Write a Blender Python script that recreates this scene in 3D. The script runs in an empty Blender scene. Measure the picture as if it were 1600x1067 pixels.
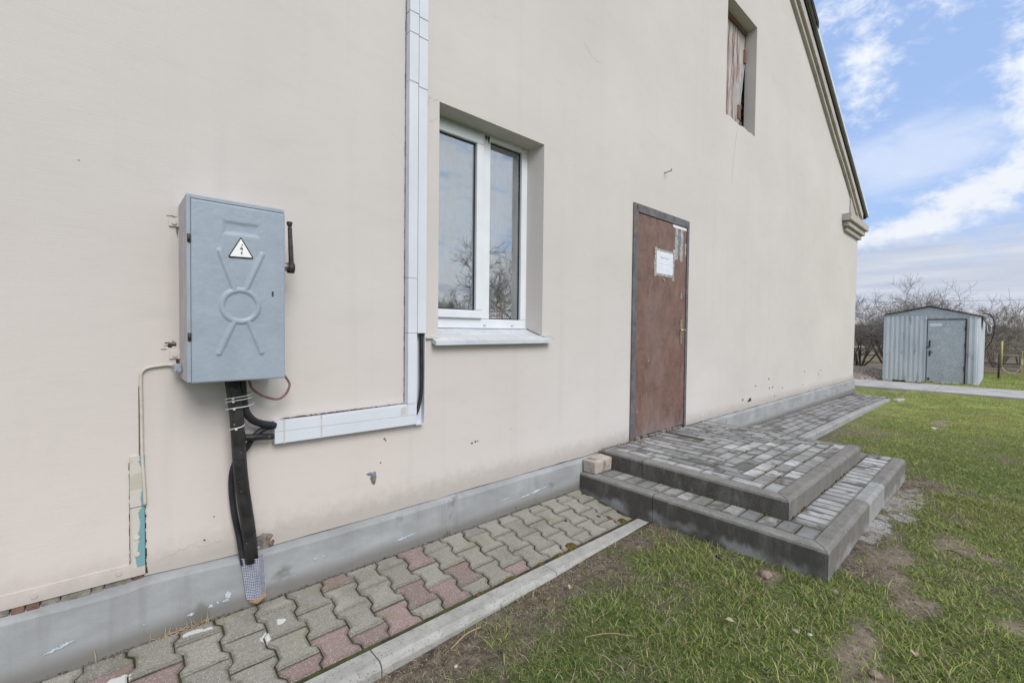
import bpy, bmesh, math, random
import numpy as np
from mathutils import Vector, Matrix

R = math.radians
sc = bpy.context.scene
COL = sc.collection
rnd = random.Random(7)
nrg = np.random.default_rng(5)

# ------------------------------------------------------------------ camera
cam_d = bpy.data.cameras.new('camera')
cam_d.sensor_width = 36.0
cam_d.lens = 702.4 / 1600 * 36
cam_d.clip_start = 0.05
cam_d.clip_end = 3000
cam = bpy.data.objects.new('camera', cam_d)
COL.objects.link(cam)
yaw, pit, rol = 0.735100, 0.024083, 0.010938
fw = Vector((math.sin(yaw) * math.cos(pit), math.cos(yaw) * math.cos(pit), -math.sin(pit)))
rt0 = Vector((math.cos(yaw), -math.sin(yaw), 0))
up0 = rt0.cross(fw)
rt = rt0 * math.cos(rol) + up0 * math.sin(rol)
up = up0 * math.cos(rol) - rt0 * math.sin(rol)
CAMP = Vector((0, -2.2395, 1.22))
m = Matrix((rt, up, -fw)).transposed().to_4x4()
m.translation = CAMP
cam.matrix_world = m
sc.camera = cam

# ------------------------------------------------------------------ node helper
class NB:
    def __init__(s, tree):
        s.t = tree
        s.n = tree.nodes
        s.l = tree.links
    def node(s, typ, **kw):
        nd = s.n.new(typ)
        for k, v in kw.items():
            setattr(nd, k, v)
        return nd
    def put(s, sock, val):
        if isinstance(val, bpy.types.NodeSocket):
            s.l.new(val, sock)
        elif val is not None:
            if isinstance(val, (tuple, list)) and len(val) == 3 and sock.type == 'RGBA':
                val = (*val, 1)
            sock.default_value = val
    def pos(s):
        return s.node('ShaderNodeNewGeometry').outputs['Position']
    def obj(s):
        return s.node('ShaderNodeTexCoord').outputs['Object']
    def map(s, vec, scale=(1, 1, 1), rot=(0, 0, 0), loc=(0, 0, 0)):
        nd = s.node('ShaderNodeMapping')
        s.put(nd.inputs['Vector'], vec)
        nd.inputs['Scale'].default_value = scale
        nd.inputs['Rotation'].default_value = rot
        nd.inputs['Location'].default_value = loc
        return nd.outputs[0]
    def noise(s, vec, scale=5, detail=5, rough=.55, dist=0, color=False):
        nd = s.node('ShaderNodeTexNoise')
        s.put(nd.inputs['Vector'], vec)
        nd.inputs['Scale'].default_value = scale
        nd.inputs['Detail'].default_value = detail
        nd.inputs['Roughness'].default_value = rough
        nd.inputs['Distortion'].default_value = dist
        return nd.outputs['Color' if color else 'Fac']
    def voro(s, vec, scale=5, feat='F1', out='Distance'):
        nd = s.node('ShaderNodeTexVoronoi', feature=feat)
        s.put(nd.inputs['Vector'], vec)
        nd.inputs['Scale'].default_value = scale
        return nd.outputs[out]
    def ramp(s, fac, stops, interp='LINEAR'):
        nd = s.node('ShaderNodeValToRGB')
        cr = nd.color_ramp
        cr.interpolation = interp
        while len(cr.elements) < len(stops):
            cr.elements.new(.5)
        for e, (p, c) in zip(cr.elements, stops):
            e.position = p
            if not isinstance(c, (tuple, list)):
                c = (c, c, c)
            e.color = (*c, 1)
        s.put(nd.inputs[0], fac)
        return nd.outputs[0]
    def mix(s, fac, a, b, mode='MIX'):
        nd = s.node('ShaderNodeMix', data_type='RGBA', blend_type=mode)
        s.put(nd.inputs[0], fac)
        s.put(nd.inputs[6], a)
        s.put(nd.inputs[7], b)
        return nd.outputs[2]
    def math(s, op, a, b=None, c=None, clamp=False):
        nd = s.node('ShaderNodeMath', operation=op, use_clamp=clamp)
        s.put(nd.inputs[0], a)
        if b is not None: s.put(nd.inputs[1], b)
        if c is not None: s.put(nd.inputs[2], c)
        return nd.outputs[0]
    def sep(s, vec):
        nd = s.node('ShaderNodeSeparateXYZ')
        s.put(nd.inputs[0], vec)
        return nd.outputs
    def smooth(s, v, lo, hi, a=0.0, b=1.0):
        nd = s.node('ShaderNodeMapRange', interpolation_type='SMOOTHSTEP')
        s.put(nd.inputs['Value'], v)
        nd.inputs['From Min'].default_value = lo
        nd.inputs['From Max'].default_value = hi
        nd.inputs['To Min'].default_value = a
        nd.inputs['To Max'].default_value = b
        return nd.outputs[0]
    def bump(s, h, strength=.3, dist=.01, nrm=None):
        nd = s.node('ShaderNodeBump')
        s.put(nd.inputs['Height'], h)
        nd.inputs['Strength'].default_value = strength
        nd.inputs['Distance'].default_value = dist
        if nrm is not None: s.put(nd.inputs['Normal'], nrm)
        return nd.outputs[0]

def new_mat(name):
    mt = bpy.data.materials.new(name)
    mt.use_nodes = True
    nb = NB(mt.node_tree)
    bs = nb.n['Principled BSDF']
    def out(color, rough=.85, normal=None, metal=0, spec=.3, **kw):
        nb.put(bs.inputs['Base Color'], color)
        nb.put(bs.inputs['Roughness'], rough)
        if normal is not None: nb.put(bs.inputs['Normal'], normal)
        nb.put(bs.inputs['Metallic'], metal)
        nb.put(bs.inputs['Specular IOR Level'], spec)
        for k, v in kw.items():
            nb.put(bs.inputs[k], v)
    return mt, nb, out

def simple_mat(name, c1, c2, scale=8, rough=.8, bump=.15, bscale=80, metal=0, spec=.3, lo=.35, hi=.65, dist=.004, vec='pos', stretch=(1, 1, 1), spots=None):
    mt, nb, out = new_mat(name)
    p = nb.pos() if vec == 'pos' else nb.obj()
    p = nb.map(p, stretch)
    f = nb.noise(p, scale, 6, .6)
    c = nb.ramp(f, [(lo, c1), (hi, c2)])
    if spots:
        sp = nb.ramp(nb.noise(p, spots[1], 4, .6), [(spots[2], 0), (min(1, spots[2] + spots[3]), 1)])
        c = nb.mix(sp, c, spots[0])
    h = nb.noise(p, bscale, 4, .6)
    out(c, rough, nb.bump(h, bump, dist), metal, spec)
    return mt

# ------------------------------------------------------------------ world: blue sky with cirrus and a grey veil low down
SUN_EL, SUN_AZ = 40.0, -97.0   # azimuth measured from +X towards +Y
world = bpy.data.worlds.new('World')
sc.world = world
world.use_nodes = True
wn = NB(world.node_tree)
bg = wn.n['Background']
sky = wn.node('ShaderNodeTexSky', sky_type='NISHITA')
sky.sun_disc = False
sky.sun_elevation = R(SUN_EL)
sky.sun_rotation = R(90 - SUN_AZ)
sky.altitude = 100
sky.air_density = 1.3
sky.dust_density = .6
sky.ozone_density = 2.0
d = wn.node('ShaderNodeTexCoord').outputs['Generated']
dx, dy, dz = wn.sep(d)
el = wn.math('MULTIPLY', wn.math('ARCSINE', dz), 57.2958)
az = wn.math('MULTIPLY', wn.math('ARCTAN2', dy, dx), 57.2958)
# clouds live on a far flat layer: project the direction on it
dzc = wn.math('MAXIMUM', dz, 0.02)
px = wn.math('DIVIDE', dx, wn.math('ADD', dzc, .12))
py = wn.math('DIVIDE', dy, wn.math('ADD', dzc, .12))
cmb = wn.node('ShaderNodeCombineXYZ')
wn.put(cmb.inputs[0], px); wn.put(cmb.inputs[1], py)
lay = cmb.outputs[0]
n_big = wn.noise(wn.map(lay, (1.0, 1.6, 1), (0, 0, R(25))), .9, 5, .55, .6)
n_fine = wn.noise(wn.map(lay, (3.0, 7.0, 1), (0, 0, R(30))), 2.2, 5, .62, .35)
n_puff = wn.noise(lay, 9, 4, .6, .4)
cm2 = wn.node('ShaderNodeCombineXYZ')
wn.put(cm2.inputs[0], az); wn.put(cm2.inputs[1], el)
ae = cm2.outputs[0]
wisp = wn.noise(wn.map(ae, (1, 2.4, 1), (0, 0, R(-16))), .22, 6, .62, .6)
puff = wn.noise(wn.map(ae, (1, 1.3, 1)), .55, 6, .62, .3)
def blob(a0, e0, sa, se, rot=0):
    """soft elliptic bump around azimuth a0, elevation e0"""
    u = wn.math('SUBTRACT', az, a0); v = wn.math('SUBTRACT', el, e0)
    c, s_ = math.cos(R(rot)), math.sin(R(rot))
    u2 = wn.math('ADD', wn.math('MULTIPLY', u, c), wn.math('MULTIPLY', v, s_))
    v2 = wn.math('SUBTRACT', wn.math('MULTIPLY', v, c), wn.math('MULTIPLY', u, s_))
    q = wn.math('ADD', wn.math('POWER', wn.math('ABSOLUTE', wn.math('DIVIDE', u2, sa)), 2.0),
                wn.math('POWER', wn.math('ABSOLUTE', wn.math('DIVIDE', v2, se)), 2.0))
    return wn.math('EXPONENT', wn.math('MULTIPLY', q, -1.0))
def add(*a):
    r = a[0]
    for b in a[1:]: r = wn.math('ADD', r, b)
    return r
def sc_(v, k): return wn.math('MULTIPLY', v, k)
# bright clouds in view
shape = add(sc_(blob(10.3, 24.5, 2.6, 4.6, 10), .62), sc_(blob(12.5, 30.5, 4.5, 2.0, 0), .42),
            sc_(blob(-1.4, 19.0, 2.4, 6.0, -12), .8), sc_(blob(1.5, 12.6, 6.0, 1.9, -14), .85),
            sc_(blob(7.5, 9.6, 5.5, 1.1, -8), .7), sc_(blob(4.5, 27.8, 1.8, 2.2, 20), .36), sc_(blob(0.5, 27.5, 2.2, 1.0, 10), .42))
c_view = wn.smooth(add(shape, sc_(wn.math('SUBTRACT', puff, .5), 1.25), sc_(wn.math('SUBTRACT', wisp, .5), .75)), .14, .86)
# the same kind of cloud everywhere else
c_all = wn.smooth(add(n_big, sc_(wn.math('SUBTRACT', n_fine, .5), .55), sc_(wn.math('SUBTRACT', n_puff, .5), .3)), .31, .55)
away = wn.smooth(wn.math('ABSOLUTE', wn.math('SUBTRACT', az, 6.0)), 10, 24)
clouds = wn.math('ADD', wn.math('MULTIPLY', c_all, away), wn.math('MULTIPLY', c_view, wn.math('SUBTRACT', 1.0, away)), clamp=True)
veil = wn.math('ADD', wn.math('MULTIPLY', wn.smooth(add(blob(7.0, 16.5, 9.0, 3.2, -7), sc_(wn.math('SUBTRACT', wisp, .5), 1.1)), .10, .95), .66), .12)
low = wn.smooth(wn.math('ADD', el, sc_(wn.math('SUBTRACT', wisp, .5), 7.0)), 11.5, 6.0)
streak = wn.noise(wn.map(ae, (.06, .8, 1), (0, 0, R(-7))), 1.0, 6, .6, .3)
lowcol = wn.ramp(streak, [(.35, (2.95, 3.25, 3.95)), (.65, (3.9, 4.1, 4.55))])
lowcol = wn.mix(wn.smooth(el, 4.0, -1.0), lowcol, (3.9, 3.85, 4.15))
blue = wn.mix(.7, sky.outputs[0], (2.25, 3.45, 5.9))
blue = wn.mix(1.0, blue, (.86, .86, .90), 'MULTIPLY')
cloudcol = wn.mix(wn.smooth(el, 30, 8), (5.3, 5.5, 5.8), (5.0, 5.15, 5.4))
c1 = wn.mix(veil, blue, (4.0, 4.5, 5.5))
c2 = wn.mix(low, c1, lowcol)
c3 = wn.mix(wn.math('MULTIPLY', clouds, .93), c2, cloudcol)
wn.put(bg.inputs[0], c3)
bg.inputs[1].default_value = .1

sun_d = bpy.data.lights.new('sun', 'SUN')
sun_d.energy = 1.35
sun_d.angle = R(32)
sun_d.color = (1, .95, .90)
sun = bpy.data.objects.new('sun', sun_d)
COL.objects.link(sun)
sd = Vector((math.cos(R(SUN_EL)) * math.cos(R(SUN_AZ)), math.cos(R(SUN_EL)) * math.sin(R(SUN_AZ)), math.sin(R(SUN_EL))))
sun.rotation_euler = sd.to_track_quat('Z', 'Y').to_euler()
sun.location = (6, -10, 12)

vs = sc.view_settings
vs.view_transform = 'Standard'
vs.look = 'None'
vs.gamma = 1
vs.use_curve_mapping = False
vs.exposure = .86
sc.render.engine = 'CYCLES'
sc.cycles.max_bounces = 5
sc.cycles.transparent_max_bounces = 12

# ------------------------------------------------------------------ object helpers
def tag(o, label=None, cat=None, group=None, kind=None):
    if label: o['label'] = label
    if cat: o['category'] = cat
    if group: o['group'] = group
    if kind: o['kind'] = kind
    return o
def empty(name, loc=(0, 0, 0), parent=None):
    o = bpy.data.objects.new(name, None)
    o.empty_display_size = .1
    COL.objects.link(o)
    if parent: o.parent = parent
    o.location = loc
    return o
def wpos(o):
    v = Vector((0, 0, 0))
    while o: v += o.location; o = o.parent
    return v
def obj_from_mesh(name, me, mats, parent=None, loc=(0, 0, 0)):
    o = bpy.data.objects.new(name, me)
    COL.objects.link(o)
    if mats is not None and not me.materials:
        for x in (mats if isinstance(mats, (list, tuple)) else [mats]): me.materials.append(x)
    o.location = loc
    if parent: o.parent = parent
    return o
def rel(parent, verts):
    if parent is None: return verts
    w = wpos(parent)
    return [(a - w.x, b - w.y, c - w.z) for a, b, c in verts]
def mk(name, verts, faces, mat, parent=None, smooth=False, bevel=0, fix=True, fm=None):
    """world-coordinate mesh -> object (shifted so that a parent's origin is honoured)"""
    if parent is None:
        vv = np.array(verts, float); c = (vv.min(0) + vv.max(0)) / 2; c[2] = vv[:, 2].min()
        verts = [tuple(v - c) for v in vv]; loc = tuple(c)
    else:
        verts = rel(parent, verts); loc = (0, 0, 0)
    bm = bmesh.new()
    bv = [bm.verts.new(v) for v in verts]
    for i, f in enumerate(faces):
        try:
            nf = bm.faces.new([bv[k] for k in f])
            if fm: nf.material_index = fm[i]
        except ValueError: pass
    if fix: bmesh.ops.recalc_face_normals(bm, faces=bm.faces)
    if bevel:
        es = [e for e in bm.edges if len(e.link_faces) == 2 and e.calc_face_angle(0) > .5]
        bmesh.ops.bevel(bm, geom=es, offset=bevel, segments=2, affect='EDGES', profile=.6, clamp_overlap=True)
    me = bpy.data.meshes.new(name)
    bm.to_mesh(me); bm.free()
    if smooth:
        for p in me.polygons: p.use_smooth = True
    return obj_from_mesh(name, me, mat, parent, loc)
def boxv(x0, x1, y0, y1, z0, z1):
    v = [(x0, y0, z0), (x1, y0, z0), (x1, y1, z0), (x0, y1, z0), (x0, y0, z1), (x1, y0, z1), (x1, y1, z1), (x0, y1, z1)]
    f = [(0, 3, 2, 1), (4, 5, 6, 7), (0, 1, 5, 4), (1, 2, 6, 5), (2, 3, 7, 6), (3, 0, 4, 7)]
    return v, f
def box(name, x0, x1, y0, y1, z0, z1, mat, parent=None, bevel=0):
    v, f = boxv(x0, x1, y0, y1, z0, z1)
    return mk(name, v, f, mat, parent, bevel=bevel)
class Acc:
    def __init__(s): s.v = []; s.f = []
    def add(s, v, f):
        n = len(s.v); s.v += list(v); s.f += [tuple(i + n for i in q) for q in f]
        return s
    def box(s, *a): return s.add(*boxv(*a))
    def build(s, name, mat, parent=None, **k): return mk(name, s.v, s.f, mat, parent, **k)
def tubegeo(pts, r, seg=10, caps=True, closed=False):
    pts = [Vector(p) for p in pts]
    n = len(pts); rs = r if isinstance(r, (list, tuple)) else [r] * n
    v = []; f = []
    prev = None
    for i, p in enumerate(pts):
        t = (pts[min(i + 1, n - 1)] - pts[max(i - 1, 0)])
        if t.length < 1e-9: t = Vector((0, 0, 1))
        t.normalize()
        if prev is None:
            a = Vector((0, 0, 1)) if abs(t.z) < .9 else Vector((1, 0, 0))
            u = t.cross(a).normalized()
        else:
            u = prev - t * prev.dot(t)
            u = u.normalized() if u.length > 1e-6 else t.orthogonal().normalized()
        prev = u
        w = t.cross(u)
        for k in range(seg):
            a = 2 * math.pi * k / seg
            q = p + (u * math.cos(a) + w * math.sin(a)) * rs[i]
            v.append(tuple(q))
    for i in range(n - 1):
        for k in range(seg):
            k2 = (k + 1) % seg
            f.append((i * seg + k, i * seg + k2, (i + 1) * seg + k2, (i + 1) * seg + k))
    if caps:
        f.append(tuple(range(seg - 1, -1, -1)))
        f.append(tuple((n - 1) * seg + k for k in range(seg)))
    return v, f
def catmull(pts, n=6):
    pts = [Vector(p) for p in pts]
    P = [pts[0] * 2 - pts[1]] + pts + [pts[-1] * 2 - pts[-2]]
    out = []
    for i in range(1, len(P) - 2):
        for k in range(n):
            t = k / n
            a, b, c, d_ = P[i - 1], P[i], P[i + 1], P[i + 2]
            out.append(.5 * ((2 * b) + (c - a) * t + (2 * a - 5 * b + 4 * c - d_) * t * t + (3 * b - a - 3 * c + d_) * t ** 3))
    out.append(pts[-1])
    return out
def tube(name, pts, r, mat, parent=None, seg=10, spline=True):
    if spline and len(pts) > 2: pts = catmull(pts)
    v, f = tubegeo(pts, r, seg)
    return mk(name, v, f, mat, parent, smooth=True)

# tiny tileless value noise in numpy
_lat = np.random.default_rng(11).random((256, 256))
def vnoise(x, y, s=1.0, oct=1, off=0):
    x = np.asarray(x, float) * s + 37.3 + off; y = np.asarray(y, float) * s + 91.7 + off * 1.7
    tot = 0; amp = 1; nn = 0
    for _ in range(oct):
        xi = np.floor(x).astype(int); yi = np.floor(y).astype(int)
        fx = x - xi; fy = y - yi
        fx = fx * fx * (3 - 2 * fx); fy = fy * fy * (3 - 2 * fy)
        g = lambda a, b: _lat[a & 255, b & 255]
        val = (g(xi, yi) * (1 - fx) + g(xi + 1, yi) * fx) * (1 - fy) + (g(xi, yi + 1) * (1 - fx) + g(xi + 1, yi + 1) * fx) * fy
        tot = tot + val * amp; nn += amp; amp *= .5; x = x * 2.03 + 13; y = y * 2.03 + 7
    return tot / nn
def pwl(x, xs, ys): return np.interp(x, xs, ys)

# ------------------------------------------------------------------ materials
def mat_wall():
    mt, nb, out = new_mat('painted_plaster')
    p = nb.pos()
    big = nb.noise(nb.map(p, (.6, .6, .8)), 1.1, 5, .6)
    c = nb.ramp(big, [(.32, (.550, .516, .494)), (.68, (.605, .576, .556))])
    x, y, z = nb.sep(p)
    warm = nb.math('MULTIPLY', nb.smooth(x, 3.2, .0), nb.smooth(nb.math('ADD', z, nb.math('MULTIPLY', big, .8)), 2.4, .7))
    c = nb.mix(nb.math('MULTIPLY', warm, .8), c, (.632, .575, .540))
    # broad trowel patches and run-off streaks
    st = nb.noise(nb.map(p, (9, 9, .35)), 1.0, 6, .65)
    c = nb.mix(nb.math('MULTIPLY', nb.smooth(st, .5, .8), .13), c, (.36, .335, .32))
    pat = nb.noise(nb.map(p, (1.2, 1, 3.0)), 2.3, 7, .65, .5)
    c = nb.mix(nb.math('MULTIPLY', nb.smooth(pat, .52, .72), .15), c, (.44, .42, .40))
    spk = nb.voro(p, 9.0)
    spn = nb.noise(p, 2.0, 3)
    c = nb.mix(nb.math('MULTIPLY', nb.math('MULTIPLY', nb.smooth(spk, .05, .02), nb.smooth(spn, .55, .62)), .7), c, (.2, .18, .16))
    # grime near the plinth
    g = nb.noise(p, 14, 6, .7)
    gr = nb.math('MULTIPLY', nb.smooth(nb.math('ADD', z, nb.math('MULTIPLY', g, -.16)), .32, .16), .55)
    c = nb.mix(gr, c, (.30, .275, .24))
    brush = nb.noise(nb.map(p, (5, 5, 170)), 1.0, 3, .6)
    c = nb.mix(nb.math('MULTIPLY', nb.smooth(brush, .45, .75), .05), c, (.3, .28, .26))
    h = nb.math('ADD', nb.math('MULTIPLY', brush, .35), nb.math('MULTIPLY', nb.noise(p, 260, 3, .6), .35))
    n1 = nb.bump(h, .6, .0022)
    n2 = nb.bump(nb.noise(nb.map(p, (1, 1, 1.8)), 2.2, 4, .5), .25, .010, n1)
    out(c, .9, n2, spec=.15)
    return mt
M_WALL = mat_wall()
def mat_plinth():
    mt, nb, out = new_mat('grey_painted_concrete')
    p = nb.pos()
    f = nb.noise(nb.map(p, (1, 1, 2)), 3.0, 7, .62)
    c = nb.ramp(f, [(.3, (.260, .268, .265)), (.52, (.325, .340, .345)), (.72, (.40, .42, .435))])
    s1 = nb.noise(p, 5.5, 5, .55, .3)
    c = nb.mix(nb.math('MULTIPLY', nb.smooth(s1, .60, .72), .75), c, (.165, .165, .158))
    v = nb.noise(nb.map(p, (14, 14, .8)), 1.0, 5, .6)
    c = nb.mix(nb.math('MULTIPLY', nb.smooth(v, .52, .75), .35), c, (.19, .185, .175))
    x, y, z = nb.sep(p)
    damp = nb.smooth(nb.math('ADD', z, nb.math('MULTIPLY', f, -.10)), .04, -.03)
    c = nb.mix(nb.math('MULTIPLY', damp, .7), c, (.14, .13, .11))
    h = nb.noise(p, 130, 5, .65)
    out(c, .85, nb.bump(h, .4, .003), spec=.2)
    return mt
M_PLINTH = mat_plinth()
def mat_paver(kind):
    mt, nb, out = new_mat('concrete_paver_' + kind)
    p = nb.pos()
    oi = nb.node('ShaderNodeObjectInfo')
    rv = oi.outputs['Random']
    base = oi.outputs['Color']
    f = nb.noise(p, 11, 7, .65)
    c = nb.mix(nb.math('MULTIPLY', nb.smooth(f, .35, .75), .45), base, (.105, .100, .088) if kind == 'dark' else (.20, .195, .175))
    ed = nb.sep(nb.node('ShaderNodeAttribute', attribute_name='edge').outputs['Color'])[0]
    edn = nb.noise(p, 30, 5, .65)
    dirt = nb.smooth(nb.math('ADD', ed, nb.math('MULTIPLY', nb.math('SUBTRACT', edn, .5), 1.6)), .75, .1)
    c = nb.mix(nb.math('MULTIPLY', dirt, .36 if kind == 'speckled' else .55), c, (.085, .078, .055))
    blot = nb.noise(p, 3.2, 5, .6)
    c = nb.mix(nb.math('MULTIPLY', nb.smooth(blot, .5, .72), .38), c, (.13, .12, .10))
    sp = nb.voro(p, 210 if kind == 'speckled' else 320, out='Color')
    spx = nb.sep(sp)[0]
    dst = nb.voro(p, 210 if kind == 'speckled' else 320)
    if kind == 'speckled':
        c = nb.mix(nb.math('MULTIPLY', nb.math('MULTIPLY', nb.smooth(spx, .68, .74), nb.smooth(dst, .5, .3)), .42), c, (.60, .58, .53))
        c = nb.mix(nb.math('MULTIPLY', nb.math('MULTIPLY', nb.smooth(spx, .25, .2), nb.smooth(dst, .5, .3)), .5), c, (.07, .07, .065))
        mo = nb.noise(p, 4.0, 6, .65, .4)
        c = nb.mix(nb.math('MULTIPLY', nb.smooth(mo, .56, .70), .42), c, (.20, .185, .095))
        # splashes of white paint / lime where they were spilt
        xx, yy, zz = nb.sep(p)
        wig = nb.noise(p, 38, 4, .6)
        tot = None
        for (a, b, ra, rb) in ((.005, -.185, .05, .022), (.54, -.20, .022, .018), (.47, -.26, .016, .03), (.25, -.075, .03, .012), (.30, -.085, .02, .01)):
            u = nb.math('DIVIDE', nb.math('SUBTRACT', xx, a), ra); v = nb.math('DIVIDE', nb.math('SUBTRACT', yy, b), rb)
            q = nb.math('ADD', nb.math('MULTIPLY', u, u), nb.math('MULTIPLY', v, v))
            q = nb.math('ADD', q, nb.math('MULTIPLY', nb.math('SUBTRACT', wig, .5), 5.0))
            k = nb.smooth(q, 1.3, .7)
            tot = k if tot is None else nb.math('MAXIMUM', tot, k)
        c = nb.mix(nb.math('MULTIPLY', tot, .85), c, (.62, .62, .6))
    else:
        # dark algae in irregular patches over light grey bricks
        al = nb.noise(nb.map(p, (1, 1, 1)), 7.5, 6, .62, .5)
        al2 = nb.noise(p, 1.4, 3, .5)
        off = nb.math('MULTIPLY', nb.math('SUBTRACT', rv, .5), .22)
        al = nb.math('ADD', nb.math('ADD', al, off), nb.math('MULTIPLY', nb.math('SUBTRACT', al2, .5), .5))
        c = nb.mix(nb.math('MULTIPLY', nb.smooth(al, .50, .66), .78), c, (.095, .090, .078))
        g = nb.noise(p, 18, 4, .6)
        c = nb.mix(nb.math('MULTIPLY', nb.smooth(g, .66, .74), .25), c, (.09, .11, .04))
    h = nb.math('ADD', nb.noise(p, 240, 4, .7), nb.math('MULTIPLY', nb.noise(p, 40, 4, .6), .8))
    out(c, .92, nb.bump(h, .6, .003), spec=.15)
    return mt
M_PAV = mat_paver('speckled')
M_BRK = mat_paver('dark')
M_BED = simple_mat('joint_sand_and_moss', (.030, .027, .018), (.075, .07, .04), 14, .95, .6, 160, spots=((.06, .075, .02), 7, .52, .08), dist=.006)
def mat_kerb(name, c1, c2, top, dark, amount, efflo=0):
    mt, nb, out = new_mat(name)
    p = nb.pos()
    f = nb.noise(p, 9, 7, .65)
    c = nb.ramp(f, [(.3, c1), (.7, c2)])
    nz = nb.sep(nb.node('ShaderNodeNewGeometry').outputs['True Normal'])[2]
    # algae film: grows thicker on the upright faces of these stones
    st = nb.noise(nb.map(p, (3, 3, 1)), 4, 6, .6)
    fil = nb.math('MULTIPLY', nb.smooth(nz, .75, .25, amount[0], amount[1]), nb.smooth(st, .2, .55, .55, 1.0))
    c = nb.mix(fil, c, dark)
    if efflo:
        z = nb.sep(p)[2]
        q = nb.math('ADD', z, nb.math('MULTIPLY', nb.math('SUBTRACT', nb.noise(nb.map(p, (1, 1, .5)), 7, 6, .7), .5), .16))
        e = nb.math('MULTIPLY', nb.smooth(q, .022, -.03), nb.smooth(nb.noise(p, 3, 3), .4, .6))
        c = nb.mix(nb.math('MULTIPLY', e, efflo), c, (.44, .45, .46))
    pit = nb.noise(p, 90, 5, .7)
    c = nb.mix(nb.math('MULTIPLY', nb.smooth(pit, .56, .7), .4), c, top)
    po = nb.voro(p, 120); pr = nb.sep(nb.voro(p, 120, out='Color'))[0]
    c = nb.mix(nb.math('MULTIPLY', nb.math('MULTIPLY', nb.smooth(po, .35, .2), nb.smooth(pr, .7, .8)), .6), c, (.035, .034, .03))
    c = nb.mix(nb.math('MULTIPLY', nb.math('MULTIPLY', nb.smooth(po, .35, .2), nb.smooth(pr, .22, .15)), .35), c, (.42, .41, .38))
    ble = nb.noise(nb.map(p, (1, 1, 1.6)), 16, 6, .7, .6)
    c = nb.mix(nb.math('MULTIPLY', nb.smooth(ble, .52, .68), .30), c, top)
    h = nb.math('ADD', nb.math('ADD', nb.noise(p, 170, 5, .7), nb.math('MULTIPLY', nb.noise(p, 30, 4), .6)), nb.math('MULTIPLY', nb.math('MULTIPLY', nb.smooth(po, .35, .2), nb.smooth(pr, .7, .8)), -.6))
    out(c, .92, nb.bump(h, .8, .004), spec=.15)
    return mt
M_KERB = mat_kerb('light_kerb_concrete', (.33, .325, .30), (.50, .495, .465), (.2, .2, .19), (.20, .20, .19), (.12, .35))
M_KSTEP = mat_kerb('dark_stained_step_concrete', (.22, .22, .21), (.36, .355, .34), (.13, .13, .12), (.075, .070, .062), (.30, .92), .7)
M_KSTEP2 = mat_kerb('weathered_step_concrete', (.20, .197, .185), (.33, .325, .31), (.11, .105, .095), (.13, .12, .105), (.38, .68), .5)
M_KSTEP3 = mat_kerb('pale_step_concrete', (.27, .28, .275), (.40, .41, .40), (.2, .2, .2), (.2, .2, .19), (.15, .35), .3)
M_METALCAB = None
def mat_cab():
    mt, nb, out = new_mat('grey_blue_enamel')
    p = nb.obj()
    f = nb.noise(p, 7, 6, .6)
    c = nb.ramp(f, [(.3, (.270, .325, .385)), (.7, (.325, .380, .440))])
    drips = nb.noise(nb.map(p, (30, 30, 3)), 1.0, 5, .6)
    c = nb.mix(nb.math('MULTIPLY', nb.smooth(drips, .55, .8), .15), c, (.2, .23, .26))
    h = nb.math('ADD', nb.noise(p, 55, 5, .65), nb.math('MULTIPLY', nb.noise(nb.map(p, (1, 1, .4)), 14, 4), .6))
    out(c, nb.smooth(nb.noise(p, 20), .3, .7, .32, .5), nb.bump(h, .5, .0022), spec=.5)
    return mt
M_CAB = mat_cab()
M_CABSIDE = simple_mat('overpainted_cabinet_side', (.40, .37, .385), (.50, .46, .46), 9, .6, .4, 60, spec=.4, spots=((.3, .35, .4), 6, .6, .1))
M_BLACKPIPE = simple_mat('black_bitumen_pipe', (.010, .010, .011), (.035, .033, .032), 16, .5, .5, 120, spec=.5, spots=((.30, .27, .25), 55, .66, .05))
M_CABLE = simple_mat('black_cable_rubber', (.012, .013, .017), (.03, .03, .035), 20, .5, .2, 100, spec=.4)
M_DARKIRON = simple_mat('worn_dark_iron', (.018, .016, .016), (.06, .045, .04), 40, .55, .5, 160, spec=.5)
M_STEEL = simple_mat('dull_steel', (.33, .32, .29), (.5, .48, .44), 40, .4, .2, 160, metal=.9)
M_WHITEWIRE = simple_mat('white_wire', (.6, .6, .56), (.72, .72, .68), 30, .6, .1, 60)
M_BROWNWIRE = simple_mat('brown_wire', (.20, .115, .095), (.30, .18, .15), 30, .6, .2, 90)
M_PVC = simple_mat('white_pvc_trunking', (.585, .62, .68), (.65, .68, .735), 3, .42, .05, 30, spec=.4)
M_PVCSIDE = simple_mat('white_window_pvc', (.66, .69, .73), (.74, .76, .79), 4, .35, .04, 40, spec=.5)
M_SEAL = simple_mat('greyish_sealant', (.46, .46, .44), (.58, .57, .54), 30, .7, .3, 100)
M_CREAM = simple_mat('cream_painted_conduit', (.50, .47, .41), (.60, .56, .49), 30, .6, .2, 90)
M_DARK = simple_mat('dark_gap', (.02, .018, .016), (.055, .05, .042), 30, .95, .5, 120)
M_BRICKRED = simple_mat('old_red_brick', (.10, .065, .05), (.22, .13, .10), 30, .95, .7, 140, spots=((.23, .21, .18), 12, .55, .1), dist=.006)
M_MORTAR = simple_mat('rough_mortar', (.15, .14, .12), (.30, .28, .24), 25, .95, .9, 90, dist=.01)
M_ROOFM = simple_mat('galvanised_roof_sheet', (.52, .57, .60), (.66, .70, .73), 5, .4, .1, 40, metal=.0, spec=.6)
M_ROOFD = simple_mat('dark_roof_timber', (.015, .014, .014), (.04, .035, .03), 20, .9, .3, 80)
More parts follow.
